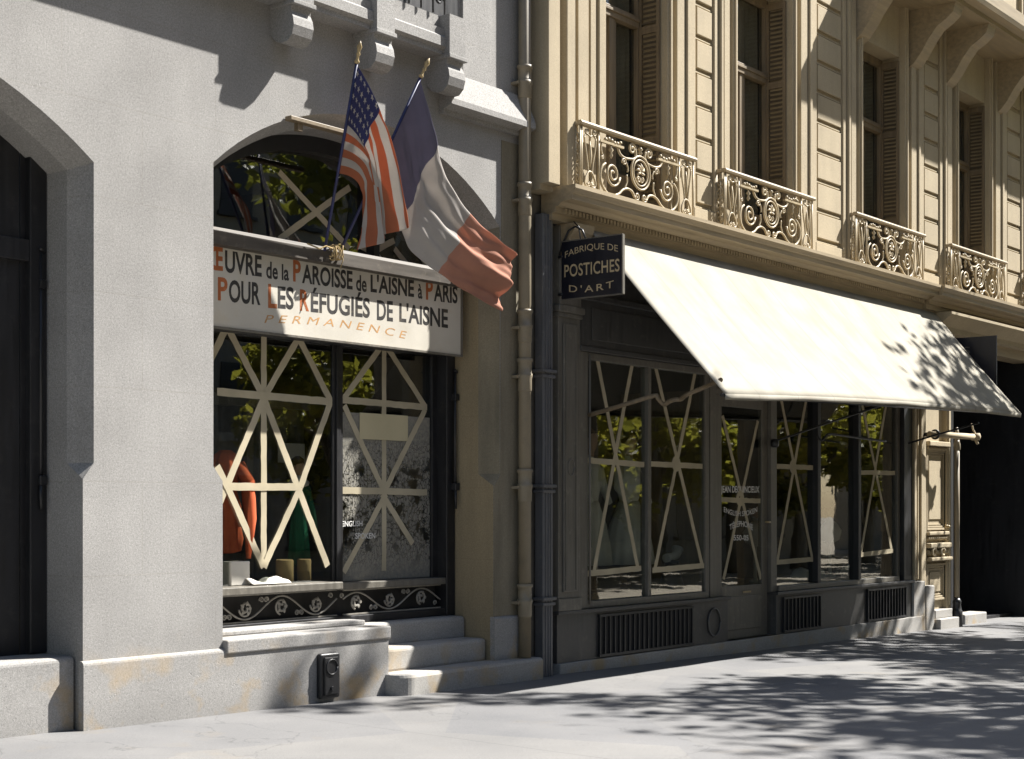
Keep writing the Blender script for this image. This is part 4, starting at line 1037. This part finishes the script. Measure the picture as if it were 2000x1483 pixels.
# ================================================================== things on show
# left window
dd = thing('coral_dress', (-3.9, .75, .97), 'coral pink gathered dress hanging behind the taped glass at far left', 'dress')
cx_ = at(441, 1000, .78)[0]
q = MB().lathe([(.05, .22), (.13, .24), (.14, .34), (.12, .5), (.13, .6), (.10, .72), (.12, .85), (.14, .95), (.11, 1.02), (.05, 1.06)], (cx_, .78, 1.0), 72, 1, .7, lambda w, z: (.17 * math.sin(w * 9 + z * 6) + .09 * math.sin(w * 17 - z * 11)) * max(.15, 1 - z * .7)); q.build('gown', M['coral'], dd)
q = MB(); q.tube([(cx_ + .08, .72, 1.95), (cx_ + .13, .66, 1.8), (cx_ + .12, .62, 1.5), (cx_ + .1, .62, 1.18)], [.05, .06, .05, .02], 10); q.build('sash', M['coral'], dd)
cx_ = at(583, 1050, .85)[0]
gd = thing('green_costume', (cx_, .85, 1.0), 'small green costume with white collar on a doll stand in the window', 'doll')
q = MB().lathe([(.03, .0), (.10, .03), (.085, .3), (.07, .45), (.06, .55), (.085, .66), (.075, .74), (.03, .78)], (cx_, .85, 1.08), 60, 1, .7, lambda w, z: (.17 * math.sin(w * 7 + z * 2) + .08 * math.sin(w * 15)) * max(.1, 1 - z * 1.2)); q.tube([(cx_ + .06, .82, 1.78), (cx_ + .12, .8, 1.55), (cx_ + .16, .78, 1.32)], [.035, .028, .015], 8); q.build('gown', M['green'], gd)
q = MB().lathe([(.02, 0), (.085, .02), (.095, .05), (.05, .1), (.03, .11)], (cx_, .85, 1.76), 18); q.build('collar', M['linen'], gd)
q = MB().lathe([(.018, 0), (.03, .02), (.05, .06), (.055, .1), (.045, .14), (.015, .165)], (cx_, .85, 1.85), 16); q.build('head', M['skin'], gd)
q = MB().lathe([(.05, .0), (.06, .04), (.055, .08), (.02, .105)], (cx_, .86, 1.93), 14); q.build('hair', M['hair'], gd)
for k, (pxx, pyy, w, hh) in enumerate(((556, 1118, .075, .19), (594, 1115, .06, .19))):
    x, h = at(pxx, pyy, .72); q = MB().lathe([(w * .85, 0), (w, .01), (w, hh - .01), (w * .9, hh), (w * .9, hh - .02), (.01, hh - .025)], (x, .72, .967), 20)
    tag(q.build('tan_pot', M['card']), ('wider tan pot under the green costume' if k == 0 else 'narrower tan pot half hidden by the green costume'), 'pot', 'tan pots in the arched window')
x, h = at(455, 1120, .66); q = MB(); q.box(x - .09, x + .11, .58, .74, .967, 1.16, .006); tag(q.build('white_box', M['linen']), 'white box under the coral dress', 'box')
q = MB().grid(lambda u, v: (at(475, 1, .6)[0] + .42 * u, .48 + .22 * v, .975 + .045 * max(0, math.sin(u * 8 + v * 3)) * math.sin(math.pi * v) + .02 * math.sin(u * 17) ** 2 * v), 30, 12)
tag(q.build('white_cloth', M['linen'], None, .003), 'crumpled white cloth lying on the sunlit sill', 'cloth')
wbk = thing('display_screen', (-3.3, 1.15, .97), 'grey patterned curtain screen behind the coral dress', 'screen')
q = MB().grid(lambda u, v: (-4.5 + 2.2 * u, 1.2 + .02 * math.sin(u * 70) + .015 * math.sin(u * 33 + 1), .97 + 1.5 * v), 120, 4); q.build('curtain', M['curtain'], wbk)
q = MB(); q.box(-4.5, -2.3, 1.14, 1.26, 2.46, 2.56, .008); q.box(-3.05, -2.97, 1.15, 1.2, .97, 2.46); q.build('rail', M['slate2'], wbk)
q = MB(); a = P3(543, 865, 1.15); b = P3(595, 905, 1.15); q.box(a.x, b.x, 1.15, 1.153, b.z, a.z); q.build('pinned_notice', M['linen'], wbk)
# right shop: dress forms, stand, hat, wig head
def dress_form(x, y, s, mat, label):
    t_ = thing('dress_form', (x, y, .66), label, 'mannequin', 'dressed forms in the shop window')
    q = MB().lathe([(.02, .30), (.33, .31), (.30, .5), (.24, .75), (.15, .95), (.13, 1.0)], (x, y, .66), 60, s, s * .8, lambda w, z: .06 * math.sin(w * 14) * (1.1 - z)); q.build('skirt', mat, t_)
    q = MB().lathe([(.13, 1.0), (.15, 1.08), (.19, 1.22), (.2, 1.34), (.14, 1.42), (.06, 1.45), (.055, 1.5)], (x, y, .66), 24, s, s * .7)
    for sg in (-1, 1): q.tube([(x + sg * .19 * s, y, .66 + 1.36), (x + sg * .25 * s, y - .03, .66 + 1.15), (x + sg * .2 * s, y - .14, .66 + .98)], [.06, .05, .035], 10)
    q.build('bodice', mat, t_)
    q = MB().lathe([(.04, 1.48), (.045, 1.53), (.07, 1.58), (.082, 1.65), (.075, 1.72), (.03, 1.76)], (x, y, .66), 16, 1, 1.1); q.build('head', M['skin'], t_)
    q = MB().lathe([(.085, 1.64), (.095, 1.7), (.085, 1.76), (.03, 1.79)], (x, y + .02, .66), 14); q.build('hair', M['hair'], t_)
    q = MB().lathe([(.16, 0), (.16, .02), (.02, .04), (.018, .32)], (x, y, .66), 16); q.build('stand', M['iron'], t_)
dress_form(at(1228, 1000, .72)[0], .72, 1.0, M['gdress'], 'grey pleated dress on a form behind the first mullion of the dark shop')
dress_form(at(1152, 1000, .85)[0], .85, .85, M['gdress'], 'narrower grey dress on a form at the left end of the dark shop')
q = MB().lathe([(.16, 0), (.15, .02), (.09, .25), (.08, .34), (.11, .35)], (at(1312, 1145, .45)[0], .45, .66), 14); tag(q.build('black_stand', M['iron']), 'black tapering stand on the floor of the second shop pane', 'stand')
x, h = at(1312, 1097, .45); q = MB(); q.tube([(x - .12, .45, 1.03), (x, .45, 1.04), (x + .09, .45, 1.06), (x + .14, .46, 1.13)], [.05, .045, .05, .07], 12); tag(q.build('wig_form', M['linen']), 'pale rolled form resting on the black stand', 'form')
for k, x in enumerate((4.75, 6.75)):
    t_ = thing('wig_bust', (x, .6, .66), ('pale wig bust in the pane right of the shop door' if k == 0 else 'sunlit wig bust in the last shop pane'), 'bust', 'wig busts in the shop window')
    q = MB().lathe([(.1, 0), (.1, .03), (.03, .06), (.03, .45), (.16, .5), (.2, .62), (.12, .72), (.05, .76), (.05, .82)], (x, .6, .66), 20, 1, .7); q.build('shoulders', M['linen'], t_)
    q = MB().lathe([(.045, .8), (.06, .86), (.085, .93), (.085, 1.0), (.05, 1.07), (.02, 1.08)], (x, .6, .66), 16, .9, 1.05); q.build('head', M['skin'], t_)
    q = MB().lathe([(.09, .92), (.11, .99), (.1, 1.07), (.05, 1.13), (.01, 1.15)], (x, .62, .66), 16, 1, 1, lambda w, z: .08 * math.sin(w * 5 + z * 30)); q.build('wig', M['hair'], t_)
for k, (x, w) in enumerate(((5.55, .3), (6.0, .22), (6.9, .26))):
    q = MB().lathe([(.01, 0), (w * .5, .01), (w * .55, .06), (w * .35, .14), (.02, .17)], (x, .4, .665), 18, 1, .8, lambda a, z: .1 * math.sin(a * 5)); tag(q.build('white_hat', M['linen']), ('widest white cloth hat on the shop display floor', 'smallest white cloth hat on the shop display floor', 'white cloth hat lying in the last shop pane')[k], 'hat', 'white hats on the display floor')

# ================================================================== street trees
def tree_mesh(name, seed, zc, rx, rz, n, leaf, mat, trunk_h, parent, tr=.2, clumps=26, extra=()):
    rnd = random.Random(seed); q = MB()
    cl = []
    for _ in range(clumps):
        a = rnd.uniform(0, 6.283); b = rnd.uniform(-1, 1); d = rnd.uniform(.45, 1.0)
        cl.append((rx * d * math.cos(a) * math.sqrt(1 - b * b), rx * d * math.sin(a) * math.sqrt(1 - b * b), zc + rz * d * b, rnd.uniform(.2, .38) * rx))
    cl += list(extra)
    vs, fs = [], []
    for i in range(n):
        c = cl[rnd.randrange(len(cl))]
        d = Vector((rnd.gauss(0, 1), rnd.gauss(0, 1), rnd.gauss(0, .8))); d.normalize(); d *= c[3] * rnd.random() ** .45
        p = Vector((c[0], c[1], c[2])) + d
        nrm = Vector((rnd.gauss(0, 1), rnd.gauss(0, 1), rnd.gauss(.6, 1))).normalized()
        a = nrm.orthogonal().normalized(); a = Matrix.Rotation(rnd.uniform(0, 6.28), 3, nrm) @ a; b = nrm.cross(a)
        s = leaf * rnd.uniform(.6, 1.25); k = len(vs)
        vs += [tuple(p - a * s), tuple(p - b * s * .62 + nrm * s * .1), tuple(p + a * s), tuple(p + b * s * .62 + nrm * s * .1)]; fs.append((k, k + 1, k + 2, k + 3))
    q.v = vs; q.f = fs; q.sm = [False] * len(fs); q.mi = [0] * len(fs)
    me = bpy.data.meshes.new(name); me.from_pydata(vs, [], fs); me.materials.append(mat)
    cr = bpy.data.objects.new('crown', me); COL.objects.link(cr); cr.parent = parent
    t_ = MB(); t_.tube([(0, 0, -.2), (0, 0, .3), (.03, 0, trunk_h * .5), (.0, .05, trunk_h), (.05, 0, zc)], [tr * 1.5, tr * 1.1, tr, tr * .8, tr * .4], 12)
    for c in cl[:14]:
        s_ = Vector((0, .03, trunk_h + rnd.uniform(-.2, (zc - trunk_h) * .7))); e = Vector(c[:3]); m_ = s_.lerp(e, .5) + Vector((0, 0, .3))
        t_.tube([s_, m_, e], [tr * .42, tr * .25, tr * .06], 7)
    me2 = bpy.data.meshes.new(name + '_trunk'); me2.from_pydata(t_.v, [], t_.f); me2.materials.append(M['bark']); me2.polygons.foreach_set('use_smooth', t_.sm)
    o = bpy.data.objects.new('trunk', me2); COL.objects.link(o); o.parent = parent
def tree(loc, rz, sc, label, proto=None, group=None):
    if proto is None: return thing('street_tree', loc, label, 'tree', group)
    c = copy_tree(proto); c.location = loc; c.rotation_euler.z = rz; c.scale = (sc, sc, sc); tag(c, label, 'tree', group); return c
GN = 'street trees along the kerb'
T0 = tree((6.9, -7.6, gz(7) - .1), 0, 1, 'leafy kerb tree nearest the camera, outside the picture', None, GN)
tree_mesh('plane_tree', 3, 8.8, 2.75, 2.2, 3600, .14, M['leaf'], 5.6, T0, clumps=44, extra=[(-1.3, 3.0, 11.4, .7), (-.7, 2.6, 10.6, .6)])
for k, (x, y, rz, s) in enumerate(((11.6, -7.9, 1.9, 1.0), (12.5, -4.75, 4.0, .97), (17.0, -7.5, 2.6, 1.05), (22, -6.6, .7, 1.0))):
    tree((x, y, gz(x) - .1), rz, s, ('second', 'third', 'fourth', 'fifth')[k] + ' kerb tree along the pavement, outside the picture', T0, GN)
for k, (x, y, rz, s) in enumerate(((-18, -5.2, 1.2, 1.0), (-23, -4.6, 3.3, 1.05), (-28.5, -5.2, 5.3, 1.05))):  # unseen trees added to cut the sky light on left-facing jambs
    tree((x, y, gz(x) - .1), rz, s, ('first', 'second', 'third')[k] + ' unseen kerb tree added behind the camera to block sky light', T0, GN)
GF = 'trees across the street'
T1 = tree((16, -17.5, -.4), 0, 1, 'yellow green tree across the street, nearest the camera', None, GF)
tree_mesh('lime_tree', 11, 4.7, 3.4, 3.6, 5600, .2, M['leafy'], 2.4, T1)
for k, (x, y, rz, s) in enumerate(((22, -18.5, 1, 1.1), (28, -17, 3, .95), (34.5, -18, 5, 1.1), (41, -19, 2.2, 1.15), (49, -20, .6, 1.3), (58, -20, 4.4, 1.4), (64, -22, 2, 1.3), (70, -25, 5.2, 1.4), (76, -30, 1.2, 1.6), (66, -33, 3.2, 1.7))):
    tree((x, y, -.5), rz, s, ('second', 'third', 'fourth', 'fifth', 'sixth', 'seventh', 'eighth', 'ninth', 'tenth', 'farthest')[k] + ' yellow green tree across the street', T1, GF)

# ================================================================== unseen houses across the street, added to darken reflections and block low sky
hw = stone('shaded_house_stone', (.3, .27, .22), .15, .1, None); hr_ = paint('slate_roof', (.07, .075, .085), .5)
def house(x0, x1, z1, label):
    h = thing('apartment_house', ((x0 + x1) / 2, -27, -1), label, 'house', 'houses across the street')
    q = MB(); q.box(x0, x1, -39, -27, -1.5, z1); q.box(x0, x1, -26.97, -26.6, z1 - .5, z1, .05); q.box(x0, x1, -26.97, -26.8, 3.6, 3.9, .05); q.build('wall', hw, h)
    q = MB(); q.prismx([(-39, z1), (-27, z1), (-28.4, z1 + 3), (-37.6, z1 + 3)], x0, x1); q.build('roof', hr_, h)
    n_ = int((x1 - x0) / 2.6)
    for f_ in range(5):
        for k in range(n_):
            x = x0 + (k + .5) * (x1 - x0) / n_; z = .3 + f_ * 3.5
            q = MB(); q.box(x - .65, x + .65, -27.01, -26.95, z, z + 2.3); q.box(x - .8, x + .8, -26.99, -26.85, z - .15, z, .02); q.build('window', M['glassd'] if False else M['dark'], h)
for k, (a, b, z) in enumerate(((14, 28, 18), (28.3, 44, 19.5), (44.3, 58, 17.5), (84, 104, 19), (104.3, 130, 18.5), (-6, 13.7, 19), (-26, -6.3, 18))):
    house(a, b, z, ('first', 'second', 'third', 'fourth', 'fifth', 'sixth', 'seventh')[k] + ' unseen stone house in the row added across the street')
